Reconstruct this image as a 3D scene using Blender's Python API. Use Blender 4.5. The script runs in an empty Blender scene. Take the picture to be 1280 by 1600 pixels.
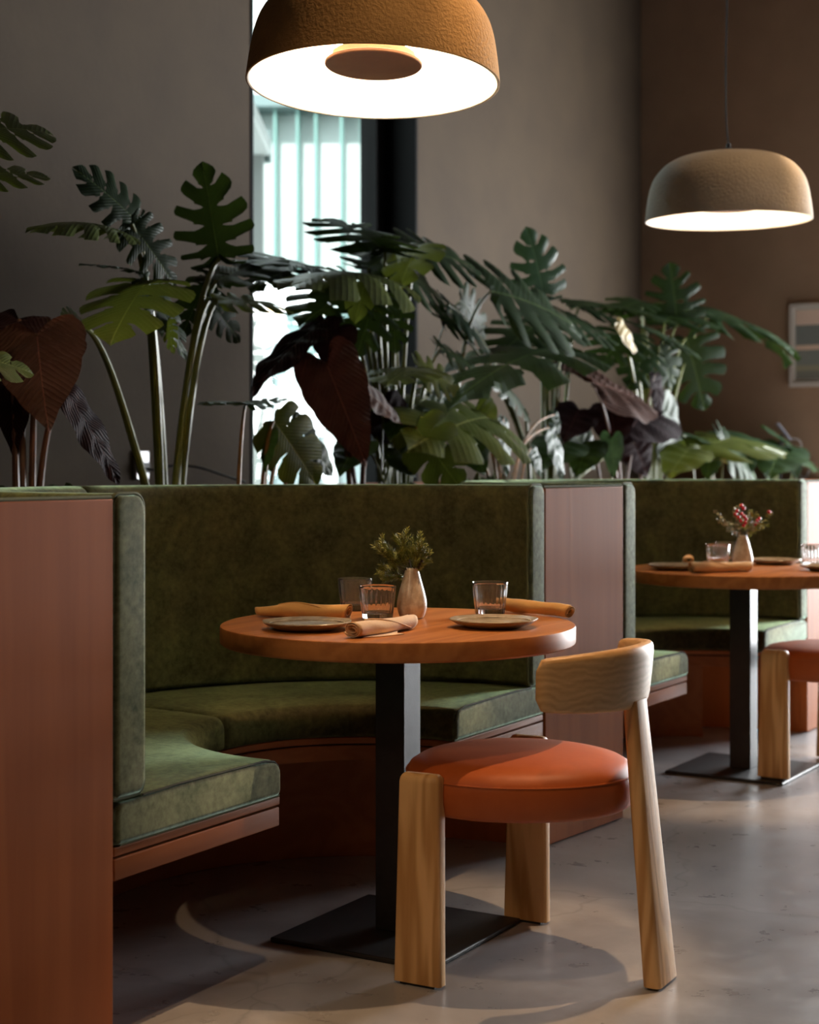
import bpy, bmesh, math, random
from mathutils import Vector, Matrix
from mathutils.noise import noise as pnoise

R = math.radians
random.seed(7)
scene = bpy.context.scene
COL = scene.collection

# ------------------------------------------------------------------ camera
FPX, HOR, EYE = 2468.0, 731.0, 1.126           # focal length in pixels of a 1280x1600 frame, horizon row, eye height
cam_data = bpy.data.cameras.new('camera')
cam = bpy.data.objects.new('camera', cam_data)
COL.objects.link(cam)
cam.location = (0, 0, EYE)
cam.rotation_euler = (R(90), 0, 0)
cam_data.sensor_fit = 'VERTICAL'
cam_data.sensor_height = 36.0
cam_data.sensor_width = 28.8
cam_data.lens = FPX / 1600 * 36.0
cam_data.shift_y = (HOR - 800) / 1600.0
cam_data.clip_end = 200
cam_data.dof.use_dof = True
cam_data.dof.focus_distance = 3.65
cam_data.dof.aperture_fstop = 3.6
scene.camera = cam

# ------------------------------------------------------------------ world, light, exposure
world = bpy.data.worlds.new('world')
scene.world = world
world.use_nodes = True
wn = world.node_tree.nodes
bg = wn['Background']
bg.inputs['Color'].default_value = (0.92, 0.97, 1.0, 1)
bg.inputs['Strength'].default_value = 4.2
scene.view_settings.view_transform = 'Standard'
scene.view_settings.look = 'None'
scene.view_settings.gamma = 1.0
scene.view_settings.use_curve_mapping = False
scene.view_settings.exposure = 0.0
scene.cycles.max_bounces = 10
scene.cycles.diffuse_bounces = 5
scene.cycles.glossy_bounces = 4
scene.cycles.transmission_bounces = 10
scene.cycles.transparent_max_bounces = 12
scene.cycles.sample_clamp_indirect = 6.0
scene.cycles.caustics_reflective = False
scene.cycles.caustics_refractive = False

# booth frame: u runs along the row of booths, v towards the window wall
P0 = Vector((-0.5681, 3.0279, 0))
TH = 0.5286
D1 = Vector((math.sin(TH), math.cos(TH), 0))
D2 = Vector((-D1.y, D1.x, 0))
ROW = math.atan2(D1.y, D1.x)

def W(u, v, z=0.0):
    p = P0 + D1 * u + D2 * v
    return Vector((p.x, p.y, z))

def at(px, py, v):
    r = (px - 640.0) / FPX
    o = P0 + D2 * v
    u = (r * o.y - o.x) / (D1.x - r * D1.y)
    p = o + D1 * u
    return Vector((p.x, p.y, EYE - (py - HOR) * p.y / FPX))

VWALL, UEND, UMIN, VFRONT, ZCEIL = 2.4, 8.637, -5.2, -2.9, 4.9
WIN = (3.741, 5.320, 0.88, 4.3)                 # window in the back wall: u0, u1, z0, z1
EWIN = (-2.8, 0.1, 0.1, 2.7)                    # street window in the end wall, beyond the edge of the view: v0, v1, z0, z1

def light(name, kind, loc, energy, color, target=None, **kw):
    d = bpy.data.lights.new(name, kind)
    d.energy = energy
    d.color = color
    for k, x in kw.items():
        setattr(d, k, x)
    o = bpy.data.objects.new(name, d)
    COL.objects.link(o)
    o.location = loc
    if target is not None:
        o.rotation_euler = (Vector(target) - Vector(loc)).to_track_quat('-Z', 'Y').to_euler()
    return o

# daylight coming in through the street window behind the diners
DAY = (0.96, 0.98, 1.0)
light('daylight', 'AREA', W(UEND - 0.03, (EWIN[0] + EWIN[1]) / 2, (EWIN[2] + EWIN[3]) / 2), 900, DAY,
      W(0, (EWIN[0] + EWIN[1]) / 2, (EWIN[2] + EWIN[3]) / 2), shape='RECTANGLE', size=EWIN[1] - EWIN[0], size_y=EWIN[3] - EWIN[2])
# sun on the street side: it comes over the roof from behind and reaches only the facades opposite
light('sun', 'SUN', (0, -5, 20), 4.2, (1.0, 0.98, 0.94), (1.5, 9, 9.5), angle=R(0.6))
WARM = (1.0, 0.62, 0.32)
SPOTS = [(W(1.58, -0.78, 4.2), (0.05, 3.70, 0.7), 300, 24, 0.025),        # over the near table and chair
         (W(3.98, -0.85, 4.2), (1.33, 5.85, 0.7), 300, 24, 0.025),        # over the far table
         (W(-0.25, -0.95, 4.2), W(0.15, -0.05, 0.5), 90, 40, 0.04),      # in front of the near booth
         ((1.7, 2.7, 4.2), (-0.06, 3.83, 2.2), 210, 15, 0.04),          # on the near pendant
         (W(0.9, -1.3, 4.2), W(3.3, -0.5, 0.4), 70, 26, 0.12),
         ((3.0, 4.6, 4.2), (1.2, 5.89, 2.17), 110, 15, 0.04)]             # on the far pendant           # towards the far chair
for loc, tgt, e, ang, soft in SPOTS:
    light('ceiling_spot', 'SPOT', loc, e, WARM, tgt, spot_size=R(ang), spot_blend=0.5, shadow_soft_size=soft)
# the next pendant of the row hangs over the booth that lies out of view
light('pendant_glow', 'AREA', (-1.30, 1.77, 2.07), 15, (1.0, 0.70, 0.42), (-1.30, 1.77, 0), shape='DISK', size=0.55)

# ------------------------------------------------------------------ materials
def new_mat(name):
    m = bpy.data.materials.new(name)
    m.use_nodes = True
    nt = m.node_tree
    b = nt.nodes['Principled BSDF']
    return m, nt, b

def node(nt, t, **kw):
    n = nt.nodes.new(t)
    for k, x in kw.items():
        if k in n.inputs:
            n.inputs[k].default_value = x
        else:
            setattr(n, k, x)
    return n

def coords(nt, scale=(1, 1, 1), rot=(0, 0, 0), src='Object'):
    tc = node(nt, 'ShaderNodeTexCoord')
    mp = node(nt, 'ShaderNodeMapping')
    mp.inputs['Scale'].default_value = scale
    mp.inputs['Rotation'].default_value = rot
    nt.links.new(tc.outputs[src], mp.inputs['Vector'])
    return mp.outputs['Vector']

def ramp(nt, fac, stops):
    r = node(nt, 'ShaderNodeValToRGB')
    while len(r.color_ramp.elements) < len(stops):
        r.color_ramp.elements.new(0.5)
    for e, (p, c) in zip(r.color_ramp.elements, stops):
        e.position = p
        e.color = (*c, 1)
    nt.links.new(fac, r.inputs['Fac'])
    return r.outputs['Color']

def bump(nt, b, h, strength, dist=0.01):
    bp = node(nt, 'ShaderNodeBump', Strength=strength, Distance=dist)
    nt.links.new(h, bp.inputs['Height'])
    nt.links.new(bp.outputs['Normal'], b.inputs['Normal'])

def plain(name, col, rough=0.5, metal=0.0, **kw):
    m, nt, b = new_mat(name)
    b.inputs['Base Color'].default_value = (*col, 1)
    b.inputs['Roughness'].default_value = rough
    b.inputs['Metallic'].default_value = metal
    for k, x in kw.items():
        b.inputs[k.replace('_', ' ')].default_value = x
    return m

def noisy(name, c0, c1, scale=8, rough=0.6, bmp=0.0, stretch=(1, 1, 1), detail=6, bscale=None, lo=0.35, hi=0.65, dist=0.01, **kw):
    m, nt, b = new_mat(name)
    v = coords(nt, stretch)
    n = node(nt, 'ShaderNodeTexNoise', Scale=scale, Detail=detail, Roughness=0.6)
    nt.links.new(v, n.inputs['Vector'])
    nt.links.new(ramp(nt, n.outputs['Fac'], [(lo, c0), (hi, c1)]), b.inputs['Base Color'])
    b.inputs['Roughness'].default_value = rough
    for k, x in kw.items():
        b.inputs[k.replace('_', ' ')].default_value = x
    if bmp:
        n2 = node(nt, 'ShaderNodeTexNoise', Scale=bscale or scale * 6, Detail=5)
        nt.links.new(v, n2.inputs['Vector'])
        bump(nt, b, n2.outputs['Fac'], bmp, dist)
    return m

def wood(name, c0, c1, axis, ring=14, rough=0.4, fine=0.5, coat=0.0, swirl=3.0, stretch=0.06, spec=0.5):
    """grain along the object's AXIS (0, 1, 2)"""
    m, nt, b = new_mat(name)
    s = [1.0, 1.0, 1.0]
    s[axis] = stretch
    v = coords(nt, s)
    n1 = node(nt, 'ShaderNodeTexNoise', Scale=ring * 0.35, Detail=3, Distortion=0.4)
    nt.links.new(v, n1.inputs['Vector'])
    mul = node(nt, 'ShaderNodeMath', operation='MULTIPLY')
    mul.inputs[1].default_value = swirl * 4 * 6.283
    nt.links.new(n1.outputs['Fac'], mul.inputs[0])
    si = node(nt, 'ShaderNodeMath', operation='SINE')
    nt.links.new(mul.outputs[0], si.inputs[0])
    sn = node(nt, 'ShaderNodeMath', operation='MULTIPLY_ADD')
    sn.inputs[1].default_value = 0.5
    sn.inputs[2].default_value = 0.5
    nt.links.new(si.outputs[0], sn.inputs[0])
    n2 = node(nt, 'ShaderNodeTexNoise', Scale=ring * 9, Detail=4)
    nt.links.new(v, n2.inputs['Vector'])
    mx = node(nt, 'ShaderNodeMix')
    mx.inputs['Factor'].default_value = fine
    nt.links.new(sn.outputs[0], mx.inputs['A'])
    nt.links.new(n2.outputs['Fac'], mx.inputs['B'])
    nt.links.new(ramp(nt, mx.outputs['Result'], [(0.15, c1), (0.75, c0)]), b.inputs['Base Color'])
    b.inputs['Roughness'].default_value = rough
    b.inputs['Coat Weight'].default_value = coat
    b.inputs['Specular IOR Level'].default_value = spec
    b.inputs['Coat Roughness'].default_value = 0.25
    bump(nt, b, mx.outputs['Result'], 0.06, 0.003)
    return m

def velvet(name, sheen0=(0.06, 0.09, 0.045), sheen1=(0.25, 0.35, 0.16)):
    m, nt, b = new_mat(name)
    v = coords(nt)
    n = node(nt, 'ShaderNodeTexNoise', Scale=7.0, Detail=8, Roughness=0.68, Distortion=0.6)
    n2 = node(nt, 'ShaderNodeTexNoise', Scale=55.0, Detail=6, Roughness=0.7)
    nt.links.new(v, n.inputs['Vector'])
    nt.links.new(v, n2.inputs['Vector'])
    mx = node(nt, 'ShaderNodeMix')
    mx.inputs['Factor'].default_value = 0.45
    nt.links.new(n.outputs['Fac'], mx.inputs['A'])
    nt.links.new(n2.outputs['Fac'], mx.inputs['B'])
    nt.links.new(ramp(nt, mx.outputs['Result'], [(0.34, (0.014, 0.0125, 0.0030)), (0.66, (0.050, 0.042, 0.010))]), b.inputs['Base Color'])
    b.inputs['Roughness'].default_value = 0.75
    b.inputs['Specular IOR Level'].default_value = 0.2
    b.inputs['Sheen Weight'].default_value = 0.3
    b.inputs['Sheen Roughness'].default_value = 0.38
    b.inputs['Sheen Tint'].default_value = (0.72, 0.92, 0.68, 1)
    bump(nt, b, mx.outputs['Result'], 0.25, 0.01)
    sh = node(nt, 'ShaderNodeBsdfSheen', distribution='ASHIKHMIN', Roughness=0.55)
    nt.links.new(ramp(nt, mx.outputs['Result'], [(0.36, sheen0), (0.64, sheen1)]), sh.inputs['Color'])
    ad = node(nt, 'ShaderNodeAddShader')
    nt.links.new(b.outputs[0], ad.inputs[0])
    nt.links.new(sh.outputs[0], ad.inputs[1])
    nt.links.new(ad.outputs[0], nt.nodes['Material Output'].inputs['Surface'])
    return m

def concrete(name):
    m, nt, b = new_mat(name)
    v = coords(nt)
    n = node(nt, 'ShaderNodeTexNoise', Scale=1.7, Detail=9, Roughness=0.62, Distortion=0.5)
    n2 = node(nt, 'ShaderNodeTexNoise', Scale=9, Detail=7, Roughness=0.65)
    for x in (n, n2):
        nt.links.new(v, x.inputs['Vector'])
    mx = node(nt, 'ShaderNodeMix')
    mx.inputs['Factor'].default_value = 0.25
    nt.links.new(n.outputs['Fac'], mx.inputs['A'])
    nt.links.new(n2.outputs['Fac'], mx.inputs['B'])
    base = ramp(nt, mx.outputs['Result'], [(0.30, (0.27, 0.263, 0.27)), (0.50, (0.36, 0.352, 0.362)), (0.68, (0.52, 0.512, 0.525))])
    dn = node(nt, 'ShaderNodeTexNoise', Scale=2.2, Detail=4)
    nt.links.new(v, dn.inputs['Vector'])
    va = node(nt, 'ShaderNodeVectorMath', operation='MULTIPLY_ADD')
    va.inputs[1].default_value = (0.5, 0.5, 0)
    nt.links.new(dn.outputs['Color'], va.inputs[0])
    nt.links.new(v, va.inputs[2])
    vo = node(nt, 'ShaderNodeTexVoronoi', feature='DISTANCE_TO_EDGE', Scale=0.85)
    nt.links.new(va.outputs[0], vo.inputs['Vector'])
    crack = ramp(nt, vo.outputs['Distance'], [(0.0, (0.45, 0.45, 0.45)), (0.006, (1, 1, 1))])
    mm = node(nt, 'ShaderNodeMix', data_type='RGBA', blend_type='MULTIPLY')
    mm.inputs['Factor'].default_value = 0.4
    nt.links.new(base, mm.inputs['A'])
    nt.links.new(crack, mm.inputs['B'])
    nt.links.new(mm.outputs['Result'], b.inputs['Base Color'])
    nt.links.new(ramp(nt, n2.outputs['Fac'], [(0.3, (0.24, 0.24, 0.24)), (0.7, (0.42, 0.42, 0.42))]), b.inputs['Roughness'])
    bump(nt, b, mx.outputs['Result'], 0.08, 0.01)
    return m

def leafmat(name, top0, top1, vein, back, rough=0.3, trans=0.14, veinw=0.018, bmp=0.25, nv=9.0, spec=0.26):
    m, nt, b = new_mat(name)
    uv = node(nt, 'ShaderNodeUVMap')
    sx = node(nt, 'ShaderNodeSeparateXYZ')
    nt.links.new(uv.outputs['UV'], sx.inputs[0])
    def math_(op, a_, b_):
        n_ = node(nt, 'ShaderNodeMath', operation=op)
        for i_, q in enumerate((a_, b_)):
            if q is None:
                continue
            if isinstance(q, (int, float)):
                n_.inputs[i_].default_value = q
            else:
                nt.links.new(q, n_.inputs[i_])
        return n_.outputs[0]
    ab = math_('ABSOLUTE', sx.outputs['X'], None)
    v = coords(nt)
    n = node(nt, 'ShaderNodeTexNoise', Scale=9, Detail=4)
    nt.links.new(v, n.inputs['Vector'])
    base = ramp(nt, n.outputs['Fac'], [(0.3, top0), (0.7, top1)])
    ve = ramp(nt, ab, [(veinw * 0.4, (1, 1, 1)), (veinw, (0, 0, 0))])
    mx = node(nt, 'ShaderNodeMix', data_type='RGBA')
    nt.links.new(ve, mx.inputs['Factor'])
    nt.links.new(base, mx.inputs['A'])
    mx.inputs['B'].default_value = (*vein, 1)
    nt.links.new(mx.outputs['Result'], b.inputs['Base Color'])
    b.inputs['Roughness'].default_value = rough
    b.inputs['Specular IOR Level'].default_value = spec
    # side veins run off the midrib, sunk between raised cushions
    ph = math_('MULTIPLY', math_('SUBTRACT', sx.outputs['Y'], math_('MULTIPLY', ab, 0.42)), nv * 6.283)
    cs = math_('ABSOLUTE', math_('SINE', ph, None), None)
    wv = node(nt, 'ShaderNodeTexNoise', Scale=30, Detail=3)
    nt.links.new(v, wv.inputs['Vector'])
    hh = math_('ADD', math_('POWER', cs, 0.5), math_('MULTIPLY', wv.outputs['Fac'], 0.8))
    bump(nt, b, hh, bmp, 0.006)
    tr = node(nt, 'ShaderNodeBsdfTranslucent')
    tr.inputs['Color'].default_value = (*back, 1)
    ms = node(nt, 'ShaderNodeMixShader')
    ms.inputs['Fac'].default_value = trans
    nt.links.new(b.outputs[0], ms.inputs[1])
    nt.links.new(tr.outputs[0], ms.inputs[2])
    nt.links.new(ms.outputs[0], nt.nodes['Material Output'].inputs['Surface'])
    return m

def pane_mat(name, tint):
    m, nt, b = new_mat(name)
    t = node(nt, 'ShaderNodeBsdfTransparent')
    t.inputs['Color'].default_value = (*tint, 1)
    g = node(nt, 'ShaderNodeBsdfGlossy')
    g.inputs['Roughness'].default_value = 0.02
    f = node(nt, 'ShaderNodeFresnel', IOR=1.45)
    ms = node(nt, 'ShaderNodeMixShader')
    ge = node(nt, 'ShaderNodeNewGeometry')
    sb = node(nt, 'ShaderNodeMath', operation='SUBTRACT', use_clamp=True)   # reflect only off the outer faces
    nt.links.new(f.outputs[0], sb.inputs[0])
    nt.links.new(ge.outputs['Backfacing'], sb.inputs[1])
    nt.links.new(sb.outputs[0], ms.inputs['Fac'])
    nt.links.new(t.outputs[0], ms.inputs[1])
    nt.links.new(g.outputs[0], ms.inputs[2])
    nt.links.new(ms.outputs[0], nt.nodes['Material Output'].inputs['Surface'])
    return m

M = {}
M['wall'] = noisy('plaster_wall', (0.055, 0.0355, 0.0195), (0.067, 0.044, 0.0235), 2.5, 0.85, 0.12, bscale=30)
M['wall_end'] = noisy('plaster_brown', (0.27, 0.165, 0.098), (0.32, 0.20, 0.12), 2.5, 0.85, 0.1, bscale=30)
M['ceiling'] = plain('ceiling_paint', (0.03, 0.027, 0.024), 0.9)
M['dark_wall'] = plain('dark_wall_paint', (0.045, 0.038, 0.033), 0.9)
M['floor'] = concrete('polished_concrete')
M['panel'] = wood('panel_veneer', (0.400, 0.122, 0.036), (0.335, 0.098, 0.028), 2, 10, 0.6, 0.5, 0.0, 2.0, 0.05, 0.12)
M['rail'] = wood('rail_veneer', (0.33, 0.115, 0.042), (0.275, 0.09, 0.032), 0, 14, 0.5, 0.5, 0.0, 2.0, 0.06, 0.2)
M['velvet'] = velvet('green_velvet')
M['velvet_end'] = velvet('green_velvet_daylit', (0.14, 0.27, 0.20), (0.74, 1.0, 0.84))   # end panels: same velvet, mint daylight painted in as a stronger sheen
M['seam'] = plain('dark_seam', (0.02, 0.025, 0.012), 0.8)
M['piping'] = plain('green_piping', (0.10, 0.115, 0.055), 0.8)
M['table'] = wood('table_veneer', (0.46, 0.185, 0.058), (0.34, 0.125, 0.038), 0, 12, 0.40, 0.5, 0.0, 2.2, 0.06, 0.15)
M['black_metal'] = noisy('black_metal', (0.010, 0.010, 0.011), (0.016, 0.016, 0.018), 30, 0.42, 0.03)
M['jamb'] = plain('matt_black_frame', (0.006, 0.006, 0.006), 0.75, Specular_IOR_Level=0.15)
M['oak'] = wood('pale_oak', (0.74, 0.45, 0.20), (0.50, 0.26, 0.09), 2, 15, 0.45, 0.3, 0.0, 2.6, 0.10, 0.35)
def bent_oak(name, c0, c1):
    m, nt, b = new_mat(name)
    v = coords(nt)
    w = node(nt, 'ShaderNodeTexWave', bands_direction='Z', Scale=21.0, Distortion=11.0, Detail=4.0)
    w.inputs['Detail Scale'].default_value = 0.6
    nt.links.new(v, w.inputs['Vector'])
    n = node(nt, 'ShaderNodeTexNoise', Scale=9.0, Detail=5)
    nt.links.new(coords(nt, (1, 1, 14)), n.inputs['Vector'])
    mx = node(nt, 'ShaderNodeMix')
    mx.inputs['Factor'].default_value = 0.72
    nt.links.new(w.outputs['Fac'], mx.inputs['A'])
    nt.links.new(n.outputs['Fac'], mx.inputs['B'])
    nt.links.new(ramp(nt, mx.outputs['Result'], [(0.2, c1), (0.75, c0)]), b.inputs['Base Color'])
    b.inputs['Roughness'].default_value = 0.42
    bump(nt, b, mx.outputs['Result'], 0.05, 0.003)
    return m
M['oak_x'] = bent_oak('pale_oak_bent', (0.74, 0.46, 0.21), (0.54, 0.30, 0.115))
M['leather'] = noisy('cognac_leather', (0.40, 0.085, 0.017), (0.47, 0.112, 0.025), 6, 0.5, 0.08, bscale=300, dist=0.002, Specular_IOR_Level=0.3)
M['rubber'] = plain('black_rubber', (0.012, 0.012, 0.012), 0.7)
M['shade1'] = noisy('mustard_plaster', (0.40, 0.235, 0.085), (0.47, 0.285, 0.11), 10, 0.9, 0.5, bscale=120, dist=0.010)
M['shade2'] = noisy('sand_plaster', (0.68, 0.63, 0.55), (0.74, 0.69, 0.61), 10, 0.9, 0.4, bscale=95, dist=0.008)
M['lining'] = plain('white_lining', (0.92, 0.86, 0.76), 0.6)
M['disc'] = noisy('brown_disc', (0.20, 0.085, 0.04), (0.25, 0.11, 0.055), 9, 0.6)
M['disc_side'] = plain('beige_disc_side', (0.75, 0.55, 0.36), 0.6)
def emis(name, col, s):
    m, nt, b = new_mat(name)
    b.inputs['Base Color'].default_value = (*col, 1)
    b.inputs['Emission Color'].default_value = (*col, 1)
    b.inputs['Emission Strength'].default_value = s
    return m
M['led'] = emis('warm_led', (1.0, 0.80, 0.56), 400.0)
M['monstera'] = leafmat('monstera_green', (0.010, 0.024, 0.009), (0.019, 0.041, 0.014), (0.10, 0.15, 0.05), (0.07, 0.12, 0.015), 0.46, 0.10, spec=0.17)
M['olive'] = leafmat('young_monstera_olive', (0.042, 0.060, 0.009), (0.075, 0.095, 0.015), (0.20, 0.22, 0.07), (0.2, 0.25, 0.03), 0.40)
M['bluegreen'] = leafmat('blue_green_leaf', (0.018, 0.042, 0.028), (0.030, 0.064, 0.042), (0.12, 0.18, 0.11), (0.08, 0.15, 0.05), 0.38, spec=0.22)
M['purple'] = leafmat('wine_leaf', (0.040, 0.019, 0.014), (0.072, 0.033, 0.024), (0.16, 0.07, 0.055), (0.12, 0.03, 0.02), 0.5, 0.05, 0.022, 0.6, 8.0, 0.10)
M['darkpurple'] = leafmat('dark_wine_leaf', (0.011, 0.0055, 0.007), (0.020, 0.009, 0.011), (0.06, 0.03, 0.03), (0.04, 0.01, 0.01), 0.6, 0.03, 0.02, 0.6, 8.0, 0.07)
M['yellow'] = leafmat('yellowing_leaf', (0.32, 0.24, 0.08), (0.45, 0.33, 0.14), (0.4, 0.32, 0.12), (0.4, 0.3, 0.08), 0.4)
M['stem'] = noisy('green_stem', (0.085, 0.105, 0.016), (0.150, 0.165, 0.030), 14, 0.42)
M['stem_purple'] = noisy('wine_stem', (0.075, 0.030, 0.018), (0.12, 0.050, 0.028), 14, 0.45)
M['stem_orange'] = noisy('tan_stem', (0.16, 0.10, 0.025), (0.33, 0.13, 0.03), 20, 0.5)
M['soil'] = noisy('soil', (0.018, 0.013, 0.009), (0.035, 0.026, 0.018), 30, 0.95, 0.6)
M['moss'] = noisy('moss', (0.030, 0.048, 0.010), (0.085, 0.100, 0.018), 40, 0.95, 0.8, bscale=120)
M['dry'] = noisy('dry_leaf', (0.13, 0.075, 0.045), (0.22, 0.14, 0.09), 20, 0.8)
M['napkin'] = noisy('ochre_linen', (0.60, 0.34, 0.11), (0.68, 0.40, 0.14), 14, 0.85, 0.2, bscale=240, dist=0.003, Sheen_Weight=0.2)
M['napkin_pale'] = noisy('sand_linen', (0.68, 0.48, 0.29), (0.76, 0.55, 0.35), 14, 0.85, 0.2, bscale=240, dist=0.003, Sheen_Weight=0.2)
M['plate'] = noisy('stoneware', (0.27, 0.22, 0.16), (0.41, 0.35, 0.27), 26, 0.3, 0.06, lo=0.4, hi=0.6)
M['vase'] = noisy('mottled_vase', (0.55, 0.46, 0.37), (0.80, 0.74, 0.66), 26, 0.28, 0.04, lo=0.42, hi=0.56)
M['glass'] = plain('clear_glass', (1, 1, 1), 0.02, 0, Transmission_Weight=0.94, IOR=1.45)
M['water'] = plain('water', (1, 1, 1), 0.0, 0, Transmission_Weight=1.0, IOR=1.33)
M['needle'] = noisy('conifer_green', (0.12, 0.15, 0.02), (0.30, 0.32, 0.05), 60, 0.5)
M['twig'] = plain('twig', (0.07, 0.05, 0.025), 0.7)
M['berry'] = plain('red_berry', (0.50, 0.012, 0.022), 0.25)
M['berry_dark'] = plain('dark_berry', (0.025, 0.012, 0.012), 0.3)
M['pale_leaf'] = noisy('pale_leaf', (0.19, 0.22, 0.12), (0.40, 0.37, 0.25), 50, 0.55)
M['frame_white'] = plain('pale_frame', (0.52, 0.46, 0.39), 0.5)
M['mat_white'] = plain('picture_mount', (0.44, 0.40, 0.34), 0.7)
M['steel'] = plain('outlet_steel', (0.55, 0.56, 0.58), 0.35, 0.6)
M['device'] = plain('grey_panel', (0.30, 0.30, 0.34), 0.35)
M['cable_pale'] = plain('pale_cable', (0.5, 0.48, 0.46), 0.5)
M['pane'] = pane_mat('window_pane', (0.93, 0.98, 0.97))
M['facade'] = noisy('facade_white', (0.86, 0.89, 0.88), (0.92, 0.94, 0.93), 0.7, 0.7)
M['fin'] = plain('facade_fin', (0.16, 0.30, 0.27), 0.5)
M['facade_glass'] = plain('facade_glass', (0.80, 0.86, 0.86), 0.4)
M['facade_pale'] = plain('facade_pale_glass', (0.34, 0.48, 0.47), 0.3)
M['facade_shop'] = plain('shop_glass', (0.30, 0.36, 0.37), 0.25)
M['facade_dark'] = plain('facade_recess', (0.16, 0.22, 0.22), 0.5)
M['canopy'] = plain('canopy_grey', (0.33, 0.35, 0.34), 0.6)
M['paving'] = noisy('street_paving', (0.34, 0.36, 0.36), (0.46, 0.47, 0.46), 3, 0.8)
M['outdoor'] = plain('outdoor_fabric', (0.055, 0.075, 0.085), 0.7)
M['bulb_out'] = emis('street_lantern_glow', (1.0, 0.62, 0.25), 14.0)

# ------------------------------------------------------------------ mesh helpers
class MB:
    def __init__(s):
        s.v, s.f, s.uv = [], [], None
    def add(s, verts, faces):
        k = len(s.v)
        s.v += [Vector(x) for x in verts]
        s.f += [tuple(i + k for i in f) for f in faces]
    def box(s, lo, hi, mat=None):
        x0, y0, z0 = lo
        x1, y1, z1 = hi
        vs = [Vector(p) for p in ((x0, y0, z0), (x1, y0, z0), (x1, y1, z0), (x0, y1, z0), (x0, y0, z1), (x1, y0, z1), (x1, y1, z1), (x0, y1, z1))]
        if mat:
            vs = [mat @ p for p in vs]
        s.add(vs, [(0, 3, 2, 1), (4, 5, 6, 7), (0, 1, 5, 4), (1, 2, 6, 5), (2, 3, 7, 6), (3, 0, 4, 7)])
        return s
    def loops(s, loops, closed=True, cap0=True, cap1=True, ring=False):
        n = len(loops[0])
        vs = [p for l in loops for p in l]
        fs = []
        m = len(loops)
        for i in range(m if ring else m - 1):
            for j in range(n if closed else n - 1):
                a, b = i * n + j, i * n + (j + 1) % n
                c, d = ((i + 1) % m) * n + (j + 1) % n, ((i + 1) % m) * n + j
                fs.append((a, b, c, d))
        if not ring and closed:
            if cap0:
                fs.append(tuple(range(n - 1, -1, -1)))
            if cap1:
                fs.append(tuple((m - 1) * n + j for j in range(n)))
        s.add(vs, fs)
        return s
    def lathe(s, prof, seg=48, mat=None, cap0=False, cap1=False, mod=None):
        lps = []
        for i, (r, z) in enumerate(prof):
            lp = []
            for k in range(seg):
                a = 2 * math.pi * k / seg
                rr = r * (mod(a, i) if mod else 1)
                p = Vector((rr * math.cos(a), rr * math.sin(a), z))
                lp.append(mat @ p if mat else p)
            lps.append(lp)
        return s.loops(lps, True, cap0, cap1)
    def tube(s, pts, rad, seg=8, closed=False):
        pts = [Vector(p) for p in pts]
        n = len(pts)
        up = Vector((0, 0, 1))
        lps = []
        prev = None
        for i, p in enumerate(pts):
            a = pts[(i - 1) % n] if (i > 0 or closed) else p
            b = pts[(i + 1) % n] if (i < n - 1 or closed) else p
            t = (b - a).normalized()
            if prev is None:
                x = t.cross(up)
                if x.length < 0.2:
                    x = t.cross(Vector((1, 0, 0)))
            else:
                x = prev - t * prev.dot(t)
            x.normalize()
            prev = x
            y = t.cross(x)
            r = rad[i] if isinstance(rad, (list, tuple)) else rad
            lps.append([p + (x * math.cos(2 * math.pi * k / seg) + y * math.sin(2 * math.pi * k / seg)) * r for k in range(seg)])
        return s.loops(lps, True, True, True, closed)
    def build(s, name, mat, parent=None, smooth=40, bevel=0.0, bseg=2, weld=False, loc=None, solid=0.0, sub=0):
        me = bpy.data.meshes.new(name)
        me.from_pydata([tuple(p) for p in s.v], [], s.f)
        if s.uv:
            ul = me.uv_layers.new(name='UVMap')
            for l in me.loops:
                ul.data[l.index].uv = s.uv[l.vertex_index]
        bm = bmesh.new()
        bm.from_mesh(me)
        if weld:
            bmesh.ops.remove_doubles(bm, verts=bm.verts, dist=1e-5)
        if not s.uv:
            bmesh.ops.recalc_face_normals(bm, faces=bm.faces)
        if bevel:
            bmesh.ops.bevel(bm, geom=[e for e in bm.edges if e.is_manifold and e.calc_face_angle(0) > R(35)], offset=bevel,
                            segments=bseg, affect='EDGES', profile=0.5, clamp_overlap=True)
        bm.to_mesh(me)
        bm.free()
        me.materials.append(mat)
        if smooth:
            me.polygons.foreach_set('use_smooth', [True] * len(me.polygons))
            me.set_sharp_from_angle(angle=R(smooth))
        o = bpy.data.objects.new(name, me)
        COL.objects.link(o)
        if parent:
            o.parent = parent
        if loc is not None:
            o.location = loc
        if solid:
            md = o.modifiers.new('thickness', 'SOLIDIFY')
            md.thickness = solid
            md.offset = 0
        if sub:
            md = o.modifiers.new('smooth', 'SUBSURF')
            md.levels = md.render_levels = sub
        return o

def tag(o, label, cat, group=None):
    o['label'] = label
    o['category'] = cat
    if group:
        o['group'] = group
    return o

def thing(name, label, cat, loc=(0, 0, 0), rotz=0.0, group=None):
    o = bpy.data.objects.new(name, None)
    o.empty_display_size = 0.05
    COL.objects.link(o)
    o.location = loc
    o.rotation_euler = (0, 0, rotz)
    return tag(o, label, cat, group)

def struct(o):
    o['kind'] = 'structure'
    return o

def copy_tree(o, parent=None):
    c = o.copy()
    COL.objects.link(c)
    c.parent = parent
    for ch in list(o.children):
        copy_tree(ch, c)
    return c

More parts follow.
